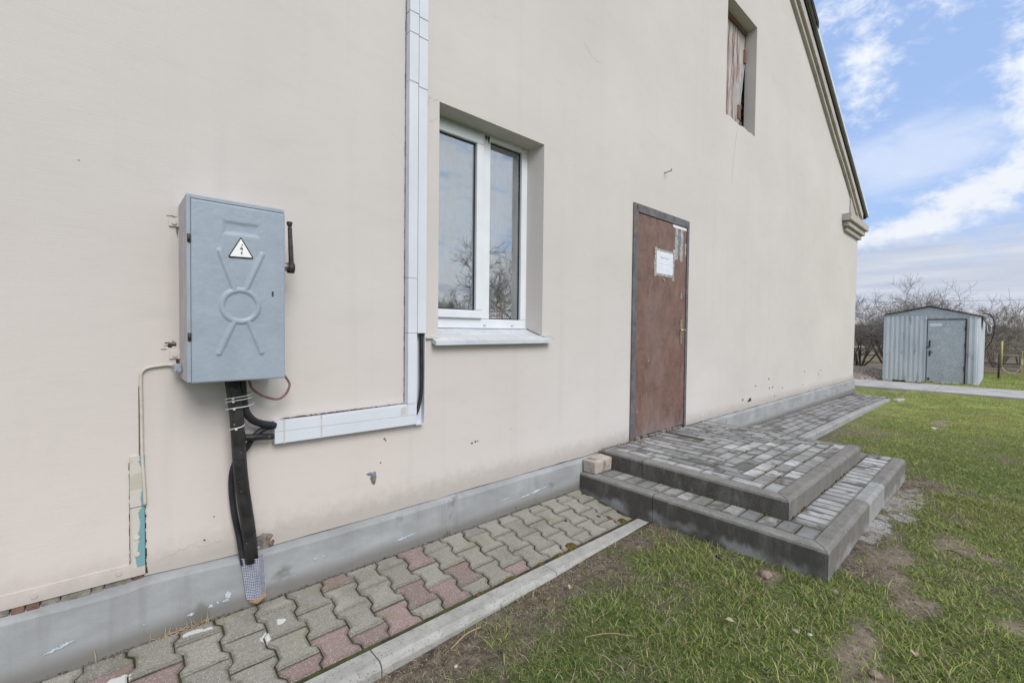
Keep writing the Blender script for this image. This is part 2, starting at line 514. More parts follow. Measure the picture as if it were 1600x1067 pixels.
M_CORN = simple_mat('beige_painted_moulding', (.40, .365, .335), (.48, .445, .415), 6, .88, .4, 70, spots=((.25, .22, .2), 9, .6, .12), dist=.006)
M_DOORFR = simple_mat('grey_painted_steel_frame', (.085, .080, .084), (.15, .142, .15), 12, .5, .35, 90, spec=.5, spots=((.06, .05, .05), 18, .62, .06))
M_RUST = simple_mat('brown_rust', (.16, .09, .055), (.30, .19, .12), 30, .9, .6, 120)
def mat_door():
    mt, nb, out = new_mat('brown_hardboard')
    p = nb.pos()
    f = nb.noise(nb.map(p, (1, 1, .7)), 7, 8, .68, .5)
    c = nb.ramp(f, [(.28, (.085, .048, .040)), (.5, (.160, .092, .073)), (.72, (.225, .140, .110))])
    w = nb.noise(p, 34, 6, .7, .8)
    c = nb.mix(nb.math('MULTIPLY', nb.smooth(w, .45, .75), .45), c, (.27, .19, .16))
    z = nb.sep(p)[2]
    pale = nb.noise(nb.map(p, (1, 1, .6)), 2.2, 4, .6)
    c = nb.mix(nb.math('MULTIPLY', nb.smooth(pale, .48, .7), .3), c, (.25, .19, .19))
    x = nb.sep(p)[0]
    q = nb.math('ADD', z, nb.math('MULTIPLY', x, .0))
    dust = nb.math('MULTIPLY', nb.smooth(nb.math('ADD', q, nb.math('MULTIPLY', f, -.5)), .22, -.05), .6)
    c = nb.mix(dust, c, (.25, .22, .23))
    scr = nb.noise(nb.map(p, (60, 60, 5)), 1.0, 3, .6, .5)
    c = nb.mix(nb.math('MULTIPLY', nb.smooth(scr, .74, .78), .4), c, (.5, .42, .38))
    out(c, .5, nb.bump(nb.noise(p, 120, 6, .7), .5, .002), spec=.35)
    return mt
M_DOOR = mat_door()
M_PAPER = simple_mat('white_paper', (.66, .70, .78), (.72, .75, .82), 6, .7, .02, 30)
M_INK = simple_mat('faded_red_ink', (.52, .42, .47), (.58, .48, .53), 200, .8, .0, 30)
M_INK2 = simple_mat('faded_grey_ink', (.48, .46, .52), (.56, .54, .60), 200, .8, .0, 30)
def mat_tape():
    mt, nb, out = new_mat('torn_tape_residue')
    p = nb.pos()
    n = nb.noise(p, 60, 6, .7)
    c = nb.ramp(n, [(.35, (.16, .14, .12)), (.5, (.34, .32, .30)), (.62, (.56, .56, .56))])
    out(c, .7, nb.bump(n, .5, .002))
    return mt
M_TAPE = mat_tape()
M_BRASS = simple_mat('worn_brass', (.25, .23, .15), (.42, .40, .30), 40, .4, .2, 100, metal=.7)
M_BLACKP = simple_mat('black_print', (.012, .012, .014), (.02, .02, .022), 30, .5, 0, 30)
M_WHITEP = simple_mat('white_sticker', (.80, .80, .82), (.84, .84, .85), 10, .4, 0, 30)
M_ZINC = simple_mat('painted_zinc_sill', (.47, .50, .53), (.57, .60, .635), 12, .45, .15, 90, spec=.5, spots=((.3, .28, .25), 60, .66, .04))
M_REVEAL = M_WALL

# ------------------------------------------------------------------ ground
def gz(x, y):
    x = np.asarray(x, float); y = np.asarray(y, float)
    b = -.112 + .085 * np.exp(-((x - 3.6) ** 2 / 4 + (y + 1.5) ** 2 / 1.2))
    b = b + (vnoise(x, y, .5, 2) - .5) * .05 * np.clip((-.7 - y) / 1.0, 0, 1)
    b = b + (vnoise(x, y, 5, 3, 9) - .5) * .035 * np.clip((-.68 - y) / .35, .12, 1)
    far = np.clip((x - 13) / 8, 0, 1)
    b = b + .03 * far * (y < -.7)
    b = b - .022 * np.exp(-((x - .6) / .9) ** 2) + .012 * np.exp(-((y + .7) / .12) ** 2)
    b = np.where(y > -.62, -.14, b)
    b = np.where((x > 14.0) & (x < 16.6), np.minimum(b, -.10), b)
    return b
SAND = [(3.37, -1.85, .36, .16), (3.73, -2.05, .38, .18), (2.88, -1.93, .26, .12), (2.57, -1.42, .09, .07), (2.22, -1.87, .26, .12), (2.12, -1.98, .2, .1), (3.0, -2.3, .2, .1), (5.8, -1.4, .4, .12), (9.2, -1.6, 1.0, .15)]
def sand_f(x, y):
    s = np.zeros_like(np.asarray(x, float))
    for a, b, ra, rb in SAND:
        s = np.maximum(s, np.exp(-(((x - a) / ra) ** 2 + ((y - b) / rb) ** 2)))
    s = s + (vnoise(x, y, 9, 4, 3) - .5) * 1.3
    return np.clip((s - .50) / .45, 0, 1)
def green_f(x, y):
    """how much live grass grows at a spot"""
    x = np.asarray(x, float); y = np.asarray(y, float)
    n = vnoise(x, y, 1.1, 3, 21)
    n2 = vnoise(x, y, 4.5, 3, 5)
    g = .92 + (n - .5) * 1.1 + (n2 - .5) * 1.5
    # worn margin along the kerbs and the steps
    dk = np.where(x < 2.8, -.66 - y, 9)
    st = np.hypot(np.maximum(np.maximum(2.7 - x, x - 5.3), 0), np.maximum(-1.66 - y, 0))
    g = g - np.where(x < 2.8, .62 * np.exp(-(dk / .24) ** 2), 0)
    g = g - .42 * np.exp(-(st / .18) ** 2) * (x > 2.9) - .3 * np.exp(-(st / .15) ** 2)
    rk = np.where(x > 5.3, -.72 - y, 9)
    g = g - np.where(x > 5.3, .6 * np.exp(-(rk / .5) ** 2), 0)
    g = g - .25 * np.exp(-(((x - 5.0) / 1.2) ** 2 + ((y + 1.9) / .22) ** 2))
    g = g + .25 * np.clip((x - 5.5) / 4, 0, 1) + .18 * np.clip((-2.1 - y) / .6, 0, 1)
    g = g - sand_f(x, y) * .8
    return np.clip(g, 0, 1)
def spaced(lo, f0, f1, hi, st, gr=1.12):
    a = list(np.arange(f0, f1, st)); s = st; v = f0; left = []
    while v > lo: s *= gr; v -= s; left.append(v)
    s = st; v = a[-1]; right = []
    while v < hi: s *= gr; v += s; right.append(v)
    return np.array(left[::-1] + a + right)
xs = spaced(-60, .2, 9.5, 900, .045, 1.1)
ys = spaced(-500, -5.0, -.6, 700, .045, 1.16)
X, Y = np.meshgrid(xs, ys, indexing='ij')
Z = gz(X, Y)
Z = np.where(X > 26, -.1 - (X - 26) * .0006, Z)
nx, ny = X.shape
gv = np.stack([X, Y, Z], -1).reshape(-1, 3)
ii = np.arange(nx * ny).reshape(nx, ny)
gf = np.stack([ii[:-1, :-1], ii[1:, :-1], ii[1:, 1:], ii[:-1, 1:]], -1).reshape(-1, 4)
def mesh_np(name, verts, faces, attrs=None, smooth=False):
    me = bpy.data.meshes.new(name)
    k = faces.shape[1]
    me.vertices.add(len(verts)); me.vertices.foreach_set('co', verts.astype(np.float32).ravel())
    me.loops.add(faces.size); me.loops.foreach_set('vertex_index', faces.astype(np.int32).ravel())
    me.polygons.add(len(faces)); me.polygons.foreach_set('loop_start', (np.arange(len(faces)) * k).astype(np.int32))
    if smooth: me.polygons.foreach_set('use_smooth', np.ones(len(faces), bool))
    for an, data in (attrs or {}).items():
        at = me.color_attributes.new(an, 'FLOAT_COLOR', 'POINT')
        d4 = np.ones((len(verts), 4), np.float32); d4[:, :data.shape[1]] = data
        at.data.foreach_set('color', d4.ravel())
    me.update(calc_edges=True)
    return me
gcol = np.stack([green_f(gv[:, 0], gv[:, 1]), sand_f(gv[:, 0], gv[:, 1]), np.zeros(len(gv))], -1)
me = mesh_np('ground', gv, gf, {'cover': gcol}, True)
def mat_ground():
    mt, nb, out = new_mat('soil_and_turf')
    p = nb.pos()
    at = nb.node('ShaderNodeAttribute', attribute_name='cover')
    r, g, b = nb.sep(at.outputs['Color'])
    x, y, z = nb.sep(p)
    n1 = nb.noise(p, 26, 7, .72)
    soil = nb.ramp(n1, [(.3, (.045, .036, .028)), (.5, (.135, .110, .086)), (.72, (.34, .29, .23))])
    thatch = nb.noise(nb.map(p, (1, 1, 1)), 75, 6, .75, 1.2)
    soil = nb.mix(nb.math('MULTIPLY', nb.smooth(thatch, .50, .68), .6), soil, (.33, .285, .22))
    turf = nb.ramp(nb.noise(p, 32, 6, .75), [(.3, (.040, .055, .018)), (.5, (.105, .140, .040)), (.7, (.22, .25, .09))])
    c = nb.mix(nb.smooth(nb.math('ADD', r, nb.math('MULTIPLY', nb.math('SUBTRACT', n1, .5), 1.2)), .25, .85), soil, turf)
    fieldn = nb.noise(p, .35, 5, .6)
    turf_far = nb.ramp(nb.noise(nb.map(p, (1, 1, 1)), 1.3, 8, .7), [(.32, (.15, .155, .06)), (.5, (.255, .300, .085)), (.66, (.41, .43, .14))])
    turf_far = nb.mix(nb.math('MULTIPLY', nb.smooth(nb.noise(p, 3.2, 6, .7), .58, .7), .5), turf_far, (.15, .12, .085))
    c = nb.mix(nb.smooth(x, 6.0, 11.0, 0, .75), c, turf_far)  # far turf is yellower and painted brighter, as if sunlit
    sand = nb.ramp(nb.noise(p, 16, 6, .65), [(.3, (.22, .18, .135)), (.7, (.42, .355, .27))])
    c = nb.mix(nb.math('MULTIPLY', g, .85), c, sand)
    # spilt lime beside the steps
    wig = nb.noise(p, 13, 5, .65)
    tot = None
    for (a, bb, ra, rb) in ((4.45, -1.74, .55, .10), (3.75, -1.70, .4, .06)):
        u = nb.math('DIVIDE', nb.math('SUBTRACT', x, a), ra); v = nb.math('DIVIDE', nb.math('SUBTRACT', y, bb), rb)
        q = nb.math('ADD', nb.math('MULTIPLY', u, u), nb.math('MULTIPLY', v, v))
        k = nb.smooth(nb.math('ADD', q, nb.math('MULTIPLY', nb.math('SUBTRACT', wig, .5), 6)), 1.2, .4)
        tot = k if tot is None else nb.math('MAXIMUM', tot, k)
    c = nb.mix(nb.math('MULTIPLY', tot, .8), c, (.50, .50, .50))
    # dry field beyond the sheds
    dry = nb.ramp(nb.noise(nb.map(p, (.6, 1.2, 1)), .8, 9, .72), [(.3, (.085, .07, .05)), (.55, (.18, .15, .105)), (.75, (.27, .235, .17))])
    c = nb.mix(nb.smooth(nb.math('ADD', x, nb.math('MULTIPLY', fieldn, 3)), 23.0, 24.5), c, dry)
    h = nb.math('ADD', nb.math('MULTIPLY', n1, 1.0), nb.math('MULTIPLY', thatch, .7))
    out(c, .95, nb.bump(h, .9, .018), spec=.1)
    return mt
M_GROUND = mat_ground()
g_o = obj_from_mesh('ground', me, M_GROUND)
tag(g_o, kind='structure')

# ------------------------------------------------------------------ house
house = empty('house', (5.2, 5, 0))
tag(house, 'beige plastered gable-ended building with grey plinth, brown door and white window', 'building')
XL, XR, APX = -1.75, 11.95, 5.2
APZ = 9.962 - .532 * APX
def rake(x): return 9.962 - .532 * x if x >= APX else APZ - .532 * (APX - x)
WX0, WX1, WZ0, WZ1 = 1.441, 2.313, 1.185, 2.536
DX0, DX1, DZ0, DZ1 = 3.445, 4.444, .18, 2.345
AX0, AX1, AZ0, AZ1 = 5.283, 6.155, 3.725, 5.085
def wall_bottom(x):
    if x < .105: return .262
    return float(pwl(x, [.1, .42, .76, 1.75, 2.97, 4.87, 12], [.249, .231, .225, .229, .231, .252, .26])) + (float(vnoise(x, 0, 9, 2)) - .5) * .012
wallv = []; wallf = []; vid = {}
def wv(x, y, z):
    k = (round(x, 4), round(y, 4), round(z, 4))
    if k not in vid: vid[k] = len(wallv); wallv.append((x, y, z))
    return vid[k]
xb = sorted(set([XL, .105, WX0, WX1, DX0, DX1, AX0, AX1, APX, 11.93] + [round(v, 3) for v in np.arange(-1.7, 11.9, .09)]))
xb = [v for i, v in enumerate(xb)]
zb = [.3, WZ0, WZ1, DZ1, AZ0, AZ1]
zb = sorted(set(zb))
def inside(xa, xb_, za, zb_):
    cx, cz = (xa + xb_) / 2, (za + zb_) / 2
    if WX0 < cx < WX1 and WZ0 < cz < WZ1: return True
    if DX0 < cx < DX1 and cz < DZ1: return True
    if AX0 < cx < AX1 and AZ0 < cz < AZ1: return True
    return False
def attic_bottom(x):   # uneven broken edge of the attic opening
    if not (AX0 + .01 < x < AX1 - .01): return AZ0
    return AZ0 + (float(vnoise(x, 3, 14, 2)) - .45) * .04
for xa, xc in zip(xb[:-1], xb[1:]):
    if xc - xa < 1e-4: continue
    cuts = [None] + [z for z in zb if z < min(rake(xa), rake(xc)) - .02] + ['top']
    for za, zc in zip(cuts[:-1], cuts[1:]):
        a0 = wall_bottom(xa) if za is None else za; a1 = wall_bottom(xc) if za is None else za
        b0 = rake(xa) if zc == 'top' else zc; b1 = rake(xc) if zc == 'top' else zc
        if inside(xa, xc, max(a0, a1), min(b0, b1)): continue
        f4 = lambda x, z: attic_bottom(x) if z == AZ0 and AX0 - .001 <= x <= AX1 + .001 else z
        a0 = f4(xa, a0); a1 = f4(xc, a1); b0 = f4(xa, b0); b1 = f4(xc, b1)
        wallf.append((wv(xa, 0, a0), wv(xc, 0, a1), wv(xc, 0, b1), wv(xa, 0, b0)))
def quad(a, b, c, d_): wallf.append((wv(*a), wv(*b), wv(*c), wv(*d_)))
# the right corner leans a little; return wall along the side
topc = rake(11.93)
quad((11.93, 0, wall_bottom(11.93)), (11.945, 0, wall_bottom(11.93)), (12.02, 0, 3.56), (11.93, 0, topc))
quad((11.945, 0, .25), (11.945, 9.5, .25), (12.02, 9.5, 3.56), (12.02, 0, 3.56))
quad((XL, 0, .26), (XL, 9.5, .26), (XL, 9.5, rake(XL)), (XL, 0, rake(XL)))
wallf.append((wv(XL, 9.5, -.1), wv(11.945, 9.5, -.1), wv(12.02, 9.5, 3.56), wv(APX, 9.5, APZ), wv(XL, 9.5, rake(XL))))
# window reveals (slightly splayed)
WB = .14
quad((WX1, 0, WZ0), (2.284, WB, 1.2), (2.284, WB, 2.526), (WX1, 0, WZ1))
quad((WX0, 0, WZ0), (1.405, WB, 1.2), (1.405, WB, 2.526), (WX0, 0, WZ1))
quad((WX0, 0, WZ1), (WX1, 0, WZ1), (2.284, WB, 2.526), (1.405, WB, 2.526))
quad((WX0, 0, WZ0), (WX1, 0, WZ0), (2.284, WB, 1.2), (1.405, WB, 1.2))
# door reveals
quad((DX0, 0, .18), (DX0, .12, .18), (DX0, .12, DZ1), (DX0, 0, DZ1))
quad((DX1, 0, .18), (DX1, .12, .18), (DX1, .12, DZ1), (DX1, 0, DZ1))
quad((DX0, 0, DZ1), (DX1, 0, DZ1), (DX1, .12, DZ1), (DX0, .12, DZ1))
# attic reveals
AB = .22
quad((AX1, 0, AZ0), (6.13, AB, AZ0 - .02), (6.40, AB, 5.24), (AX1, 0, AZ1)) if False else None
quad((AX1, 0, AZ0), (AX1 + .005, .14, AZ0 + .01), (AX1 + .005, .14, AZ1 + .0), (AX1, 0, AZ1))
quad((AX0, 0, AZ0), (AX0, .14, AZ0), (AX0, .14, AZ1), (AX0, 0, AZ1))
quad((AX0, 0, AZ1), (AX1, 0, AZ1), (AX1 + .005, .14, AZ1), (AX0, .14, AZ1))
quad((AX0, 0, AZ0 - .03), (AX1, 0, AZ0 - .03), (AX1, .30, AZ0 + .01), (AX0, .14, AZ0 + .01))
wall = mk('wall', wallv, wallf, M_WALL, house, fix=False)
# plaster thickness edge above the plinth and dark backing
box('plaster_shadow_gap', .105, 11.9, .006, .02, .15, .30, M_DARK, house)
# plinth with a bevelled top
def extrude_x(profile_fn, xlist, name, mat, parent, smooth=False, cap=True):
    v = []; f = []
    n = None
    for x in xlist:
        pr = profile_fn(x)
        n = len(pr)
        v += [(x, yy, zz) for yy, zz in pr]
    for i in range(len(xlist) - 1):
        for k in range(n - 1):
            a = i * n + k
            f.append((a, a + 1, a + n + 1, a + n))
    if cap:
        f.append(tuple(range(n))); f.append(tuple((len(xlist) - 1) * n + k for k in range(n)))
    return mk(name, v, f, mat, parent, smooth=smooth)
def pl_top(x): return float(pwl(x, [-1.7, -.27, .13, .42, .76, 1.75, 2.97, 4.87, 12], [.262, .258, .245, .229, .223, .226, .227, .248, .257]))
def pl_prof(x):
    n = (float(vnoise(x, 0, 3, 2, 4)) - .5) * .008
    t = pl_top(x) + (float(vnoise(x, 5, 6, 2, 4)) - .5) * .006
    if x < .1: t -= .008
    return [(-.030 + n, -.25), (-.030 + n, t - .026), (-.024 + n, t - .014), (.012, t), (.05, t)]
extrude_x(pl_prof, list(np.arange(-1.75, 11.97, .06)) + [11.985], 'plinth', M_PLINTH, house)
box('plinth', 11.95, 11.99, 0, 9.5, -.25, .255, M_PLINTH, house)

# exposed bricks and mortar below the loose bottom strip at the left
brw = empty('exposed_masonry', (-.3, .02, .24), house)
xx = -.62
while xx < .10:
    w = rnd.choice([.05, .035, .08, .045, .10])
    isb = rnd.random() < .38
    h0 = .205; h1 = .268 - rnd.uniform(0, .008)
    a = Acc(); a.box(xx, min(xx + w - .003, .104), -.001 + rnd.uniform(-.008, .004), .05, h0, h1 - rnd.uniform(0, .004))
    a.build('brick' if isb else 'mortar_lump', M_BRICKRED if isb else M_MORTAR, brw, bevel=.005)
    xx += w
box('mortar_lump', -1.7, .11, .012, .06, .2, .30, M_MORTAR, brw)
# painted flashing strip along the foot of the wall and the two upright cover strips
bs_ = empty('cover_strip', (-.3, 0, .3), house)
def strip_prof(x): 
    z0 = float(pwl(x, [-1.7, -.27, .105], [.262, .265, .258]))
    return [(0, z0 + .052), (-.006, z0 + .05), (-.009, z0 + .002), (-.002, z0)]
extrude_x(strip_prof, list(np.arange(-1.7, .107, .06)) + [.107], 'bottom_strip', M_WALL, bs_)
for sx in (-.19, -.44, .03): 
    v, f = tubegeo([(sx, -.006, .288), (sx, -.012, .288)], .008, 12); mk('screw_head', v, f, M_WALL, bs_, smooth=False)
def mat_strip():
    mt, nb, out = new_mat('peeling_paint_over_blue_green')
    p = nb.pos(); x, y, z = nb.sep(p)
    n = nb.noise(nb.map(p, (1, 1, .8)), 26, 5, .6, .4)
    n2 = nb.noise(p, 7, 3)
    q = nb.math('ADD', x, nb.math('MULTIPLY', nb.math('SUBTRACT', n, .5), .045))
    q = nb.math('ADD', q, nb.math('MULTIPLY', nb.math('SUBTRACT', n2, .5), .05))
    c = nb.mix(nb.smooth(q, .088, .091), (.55, .52, .47), (.17, .33, .36))
    gap = nb.smooth(nb.noise(nb.map(p, (.3, .3, 1)), 14, 2, .5), .58, .62)
    c = nb.mix(gap, c, (.47, .45, .38))
    out(c, .7, nb.bump(n, .3, .002))
    return mt
M_STRIP = mat_strip()
box('upper_strip', .063, .108, -.008, 0, .528, .724, M_STRIP, bs_, bevel=.001)
box('lower_strip', .069, .107, -.007, 0, .258, .524, M_STRIP, bs_, bevel=.001)
for (sx, sz) in ((.082, .41), (.083, .345)):
    v, f = tubegeo([(sx, -.006, sz), (sx, -.011, sz)], .009, 14); mk('screw_head', v, f, M_WALL, bs_)
for k in range(30):
    w = rnd.uniform(.0004, .0024); z = .28 + k * .014
    if rnd.random() < .85: box('dark_crack', .0628 - w, .0632, -.0025, 0, z, z + .0142, M_DARK, bs_)
a = Acc()
for k in range(26):
    z = .26 + k * .011
    w = rnd.uniform(.0008, .0055) * (1.6 if k < 8 else 1)
    a.box(.107, .107 + w, -.0025 - rnd.uniform(0, .001), 0, z, z + .009)
a.build('dark_crack', M_DARK, bs_)
box('dark_crack', .0915, .0938, -.003, 0, .722, .99, M_DARK, bs_)

# irregular chips, holes and hair cracks in the plaster
def blobchip(name, cx, cz, rx, rz, mat, y=-.002, n=14, jag=.35, parent=None, dome=.0015, yy=0):
    v = [(cx, y - dome, cz)]; f = []
    for k in range(n):
        a = 2 * math.pi * k / n
        q = 1 + rnd.uniform(-jag, jag)
        v.append((cx + rx * q * math.cos(a), y, cz + rz * q * math.sin(a)))
    for k in range(n):
        f.append((0, 1 + k, 1 + (k + 1) % n))
    return mk(name, v, f, mat, parent or house)
M_PATCHG = simple_mat('grey_blue_filler', (.10, .12, .15), (.24, .27, .30), 60, .8, .6, 100)
blobchip('filled_hole', 1.045, .435, .016, .03, M_PATCHG, dome=.006)
blobchip('filled_hole', 1.025, .458, .018, .008, M_PATCHG, dome=.004)
blobchip('plaster_chip', 1.040, .428, .009, .012, M_RUST, y=-.0062)
for (cx, cz, r) in ((1.107, .632, .006), (1.114, .622, .005), (1.696, .514, .008), (1.722, .520, .007), (1.741, .520, .005), (1.085, .507, .005), (2.02, .56, .004), (.30, .33, .004), (.335, .42, .003)):
    blobchip('plaster_chip', cx, cz, r, r * .8, M_DARK, y=-.001, n=9, dome=.0004)  # flat dark discs: the shade inside small holes is in the colour
blobchip('plaster_chip', 6.195, .357, .05, .03, M_DARK, y=-.001, n=16, jag=.6, dome=.0004)
blobchip('plaster_chip', 5.971, .378, .022, .022, M_PATCHG, y=-.001, n=12, jag=.6, dome=.0004)
M_LBLUE = simple_mat('pale_blue_old_paint', (.42, .49, .56), (.55, .60, .65), 60, .8, .5, 120, spots=((.2, .22, .24), 70, .6, .04))
blobchip('plaster_chip', 4.864, .318, .04, .022, M_LBLUE, y=-.001, n=18, jag=.5, dome=.0004)
for k in range(10):
    blobchip('plaster_chip', rnd.uniform(6.2, 9.6), rnd.uniform(.32, .62), .018, .012, M_DARK, y=-.001, n=9, jag=.5, dome=.0003)
# rough broken plaster beside the black pipe
a_ = blobchip('broken_plaster', .525, .258, .034, .034, M_MORTAR, y=-.001, n=18, jag=.3, dome=.006)
blobchip('broken_plaster', .552, .236, .018, .014, M_BRICKRED, y=-.004, n=10, jag=.5, dome=.006)
blobchip('broken_plaster', .535, .268, .007, .008, M_RUST, y=-.007, n=9, jag=.5, dome=.004)
# scraped pale blue patches on the plinth
def scrape(x0, z0, x1, z1, w):
    n = 14; v = []; f = []
    for k in range(n + 1):
        t = k / n; x = x0 + (x1 - x0) * t; z = z0 + (z1 - z0) * t
        ww = w * math.sin(math.pi * min(max(t, .05), .97)) * rnd.uniform(.4, 1.2)
        v += [(x, -.0352, z - ww * .5), (x, -.0352, z + ww * rnd.uniform(.2, .8))]
    for k in range(n): f.append((2 * k, 2 * k + 1, 2 * k + 3, 2 * k + 2))
    mk('scraped_paint', v, f, M_LBLUE, house)
scrape(-.168, .086, -.088, .104, .016); scrape(1.146, .071, 1.287, .083, .013); scrape(2.044, .080, 2.37, .106, .018); scrape(1.90, .105, 1.99, .112, .006)
for (cx, cz, rx, rz) in ((.377, .082, .013, .014), (.371, .062, .012, .006), (.316, .060, .007, .007), (.340, .064, .004, .005), (.245, .052, .012, .005), (.738, .115, .008, .006), (.775, .12, .004, .004), (.10, .075, .004, .002)):
    blobchip('scraped_paint', cx, cz, rx, rz, M_LBLUE, y=-.0352, n=13, jag=.45, dome=.0003)
M_CRACK = simple_mat('hairline_crack', (.36, .335, .31), (.46, .43, .40), 40, .95, 0, 30)
def crack(pts, w=.0016):
    P = []
    for a, b in zip(pts[:-1], pts[1:]):
        for k in range(6):
            t = k / 6; P.append((a[0] + (b[0] - a[0]) * t + rnd.uniform(-1, 1) * .006, a[1] + (b[1] - a[1]) * t + rnd.uniform(-1, 1) * .008))
    P.append(pts[-1]); v = []; f = []
    for i, (x, z) in enumerate(P):
        ww = w * rnd.uniform(.4, 1.3)
        dx_ = P[min(i + 1, len(P) - 1)][0] - P[max(i - 1, 0)][0]; dz_ = P[min(i + 1, len(P) - 1)][1] - P[max(i - 1, 0)][1]
        l = math.hypot(dx_, dz_) or 1
        v += [(x - dz_ / l * ww, -.0006, z + dx_ / l * ww), (x + dz_ / l * ww, -.0006, z - dx_ / l * ww)]
    for i in range(len(P) - 1): f.append((2 * i, 2 * i + 1, 2 * i + 3, 2 * i + 2))
    mk('crack', v, f, M_CRACK, house)
crack([(5.62, 3.70), (5.575, 3.5), (5.52, 3.25), (5.485, 2.98)], .004)
crack([(1.352, 2.465), (1.375, 2.533), (1.40, 2.53), (1.437, 2.538)], .0012)
crack([(1.37, 2.40), (1.40, 2.415), (1.425, 2.43)], .0012)
crack([(2.74, 3.43), (2.84, 3.36), (2.96, 3.36)], .0014)
crack([(.14, .292), (.25, .322), (.31, .305), (.36, .312)], .001)

# -------- door
door = empty('door', (3.94, 0, .27), house)
FW = .066
def rawbox(x0, x1, y0, y1, z0, z1): return boxv(x0, x1, y0, y1, z0, z1)
a = Acc()
a.box(3.437, 3.507, -.014, .09, .245, 2.355)
a.box(4.410, 4.452, -.014, .09, .245, 2.355)
a.box(3.5075, 4.4095, -.014, .09, 2.282, 2.355)
a.build('door_frame', M_DOORFR, door, bevel=.003)
leaf = box('door_leaf', 3.512, 4.405, -.006, .035, .275, 2.278, M_DOOR, door, bevel=.003)
# lighter rust and bare filler along the left frame
blobchip('rust_patch', 3.452, 2.19, .012, .10, M_RUST, y=-.0145, n=16, jag=.4, parent=door)
blobchip('rust_patch', 3.457, 2.12, .016, .04, M_RUST, y=-.0146, n=12, jag=.4, parent=door)
blobchip('rust_patch', 4.42, 2.335, .03, .012, M_RUST, y=-.0146, n=10, jag=.3, parent=door)
blobchip('rust_patch', 3.487, 2.325, .016, .014, M_DARKIRON, y=-.0146, n=10, jag=.3, parent=door)
blobchip('rust_patch', 3.79, 2.345, .018, .008, M_RUST, y=-.0146, n=10, jag=.3, parent=door)
a = Acc()
for k in range(8):
    x0 = 3.52 + k * .11
    a.box(x0, x0 + rnd.uniform(.07, .105), -.016 - rnd.uniform(0, .008), .03, .235, .262 + rnd.uniform(0, .012))
a.build('threshold_rubble', M_MORTAR, door, bevel=.004)
# notice sheet with its tape marks
ntc = box('notice_sheet', 3.834, 4.134, -.0085, -.0072, 1.776, 1.984, M_PAPER, door)
def flat(name, x0, x1, z0, z1, y, mat, parent, n=8, jag=.006):
    v = []; f = []
    for k in range(n + 1):
        t = k / n; z = z0 + (z1 - z0) * t
        v += [(x0 + rnd.uniform(-jag, jag), y, z), (x1 + rnd.uniform(-jag, jag), y, z)]
    for k in range(n): f.append((2 * k, 2 * k + 1, 2 * k + 3, 2 * k + 2))
    return mk(name, v, f, mat, parent)
flat('tape_residue', 3.798, 3.836, 1.745, 2.02, -.0066, M_TAPE, door)
flat('tape_residue', 4.130, 4.166, 1.725, 2.03, -.0067, M_TAPE, door)
flat('tape_residue', 3.806, 4.16, 1.983, 2.006, -.0068, M_TAPE, door, 3)
flat('tape_residue', 3.806, 4.15, 1.755, 1.778, -.0068, M_TAPE, door, 3)
flat('tape_residue', 4.172, 4.228, 1.94, 2.262, -.0066, M_TAPE, door, 10, .008)
flat('tape_residue', 4.285, 4.335, 1.93, 2.25, -.0066, M_TAPE, door, 10, .012)
flat('tape_residue', 4.224, 4.287, 1.985, 2.23, -.0064, M_PATCHG, door, 10, .01)
flat('tape_residue', 4.13, 4.40, 2.250, 2.276, -.0068, M_PAPER, door, 6, .008)
flat('tape_residue', 4.375, 4.398, 1.99, 2.12, -.0066, M_TAPE, door, 6, .006)
def text_mesh(name, txt, size, loc, mat, parent, rot=(R(90), 0, 0), w=None):
    cu = bpy.data.curves.new(name, 'FONT'); cu.body = txt; cu.size = size; cu.align_x = 'CENTER'
    o = bpy.data.objects.new(name, cu); COL.objects.link(o)
    dg = bpy.context.evaluated_depsgraph_get(); me_ = bpy.data.meshes.new_from_object(o.evaluated_get(dg))
    bpy.data.objects.remove(o); bpy.data.curves.remove(cu)
    q = obj_from_mesh(name, me_, mat, parent, tuple(Vector(loc) - wpos(parent)))
    q.rotation_euler = rot
    if w:
        xsr = [v.co.x for v in me_.vertices]; q.scale = (w / (max(xsr) - min(xsr)),) + (1,) * 2
    return q
text_mesh('heading_print', 'Внимание', .034, (3.984, -.0090, 1.918), M_INK, ntc and door, w=.17)
a = Acc()
def words(x0, x1, z, h):
    x = x0
    while x < x1:
        w = rnd.uniform(.012, .032); a.add([(x, -.0089, z), (min(x + w, x1), -.0089, z), (min(x + w, x1), -.0089, z + h), (x, -.0089, z + h)], [(0, 1, 2, 3)]); x += w + .006
words(3.852, 4.112, 1.868, .004); words(3.852, 3.94, 1.836, .003); words(3.852, 3.965, 1.820, .003); words(3.99, 4.05, 1.820, .003)
words(3.852, 3.968, 1.802, .003); words(3.99, 4.07, 1.802, .003)
a.build('small_print', M_INK2, door)
v, f = tubegeo([(3.962, -.004, 1.722), (3.962, -.014, 1.722)], .013, 14); mk('peephole', v, f, M_STEEL, door)
box('lock_escutcheon', 4.298, 4.326, -.012, -.004, 1.555, 1.618, M_STEEL, door, bevel=.004)
hd = box('handle_plate', 4.303, 4.343, -.013, -.004, 1.098, 1.348, M_BRASS, door, bevel=.004)
tube('handle_lever', [(4.322, -.010, 1.245), (4.322, -.055, 1.245), (4.30, -.060, 1.245), (4.215, -.062, 1.242)], .0085, M_STEEL, door, 10, False)
for (x, z, l) in ((3.70, .62, .05), (3.545, .49, .03), (3.72, .95, .02)):
    flat('scratch', x, x + .008, z, z + l, -.0065, M_TAPE, door, 4, .003)

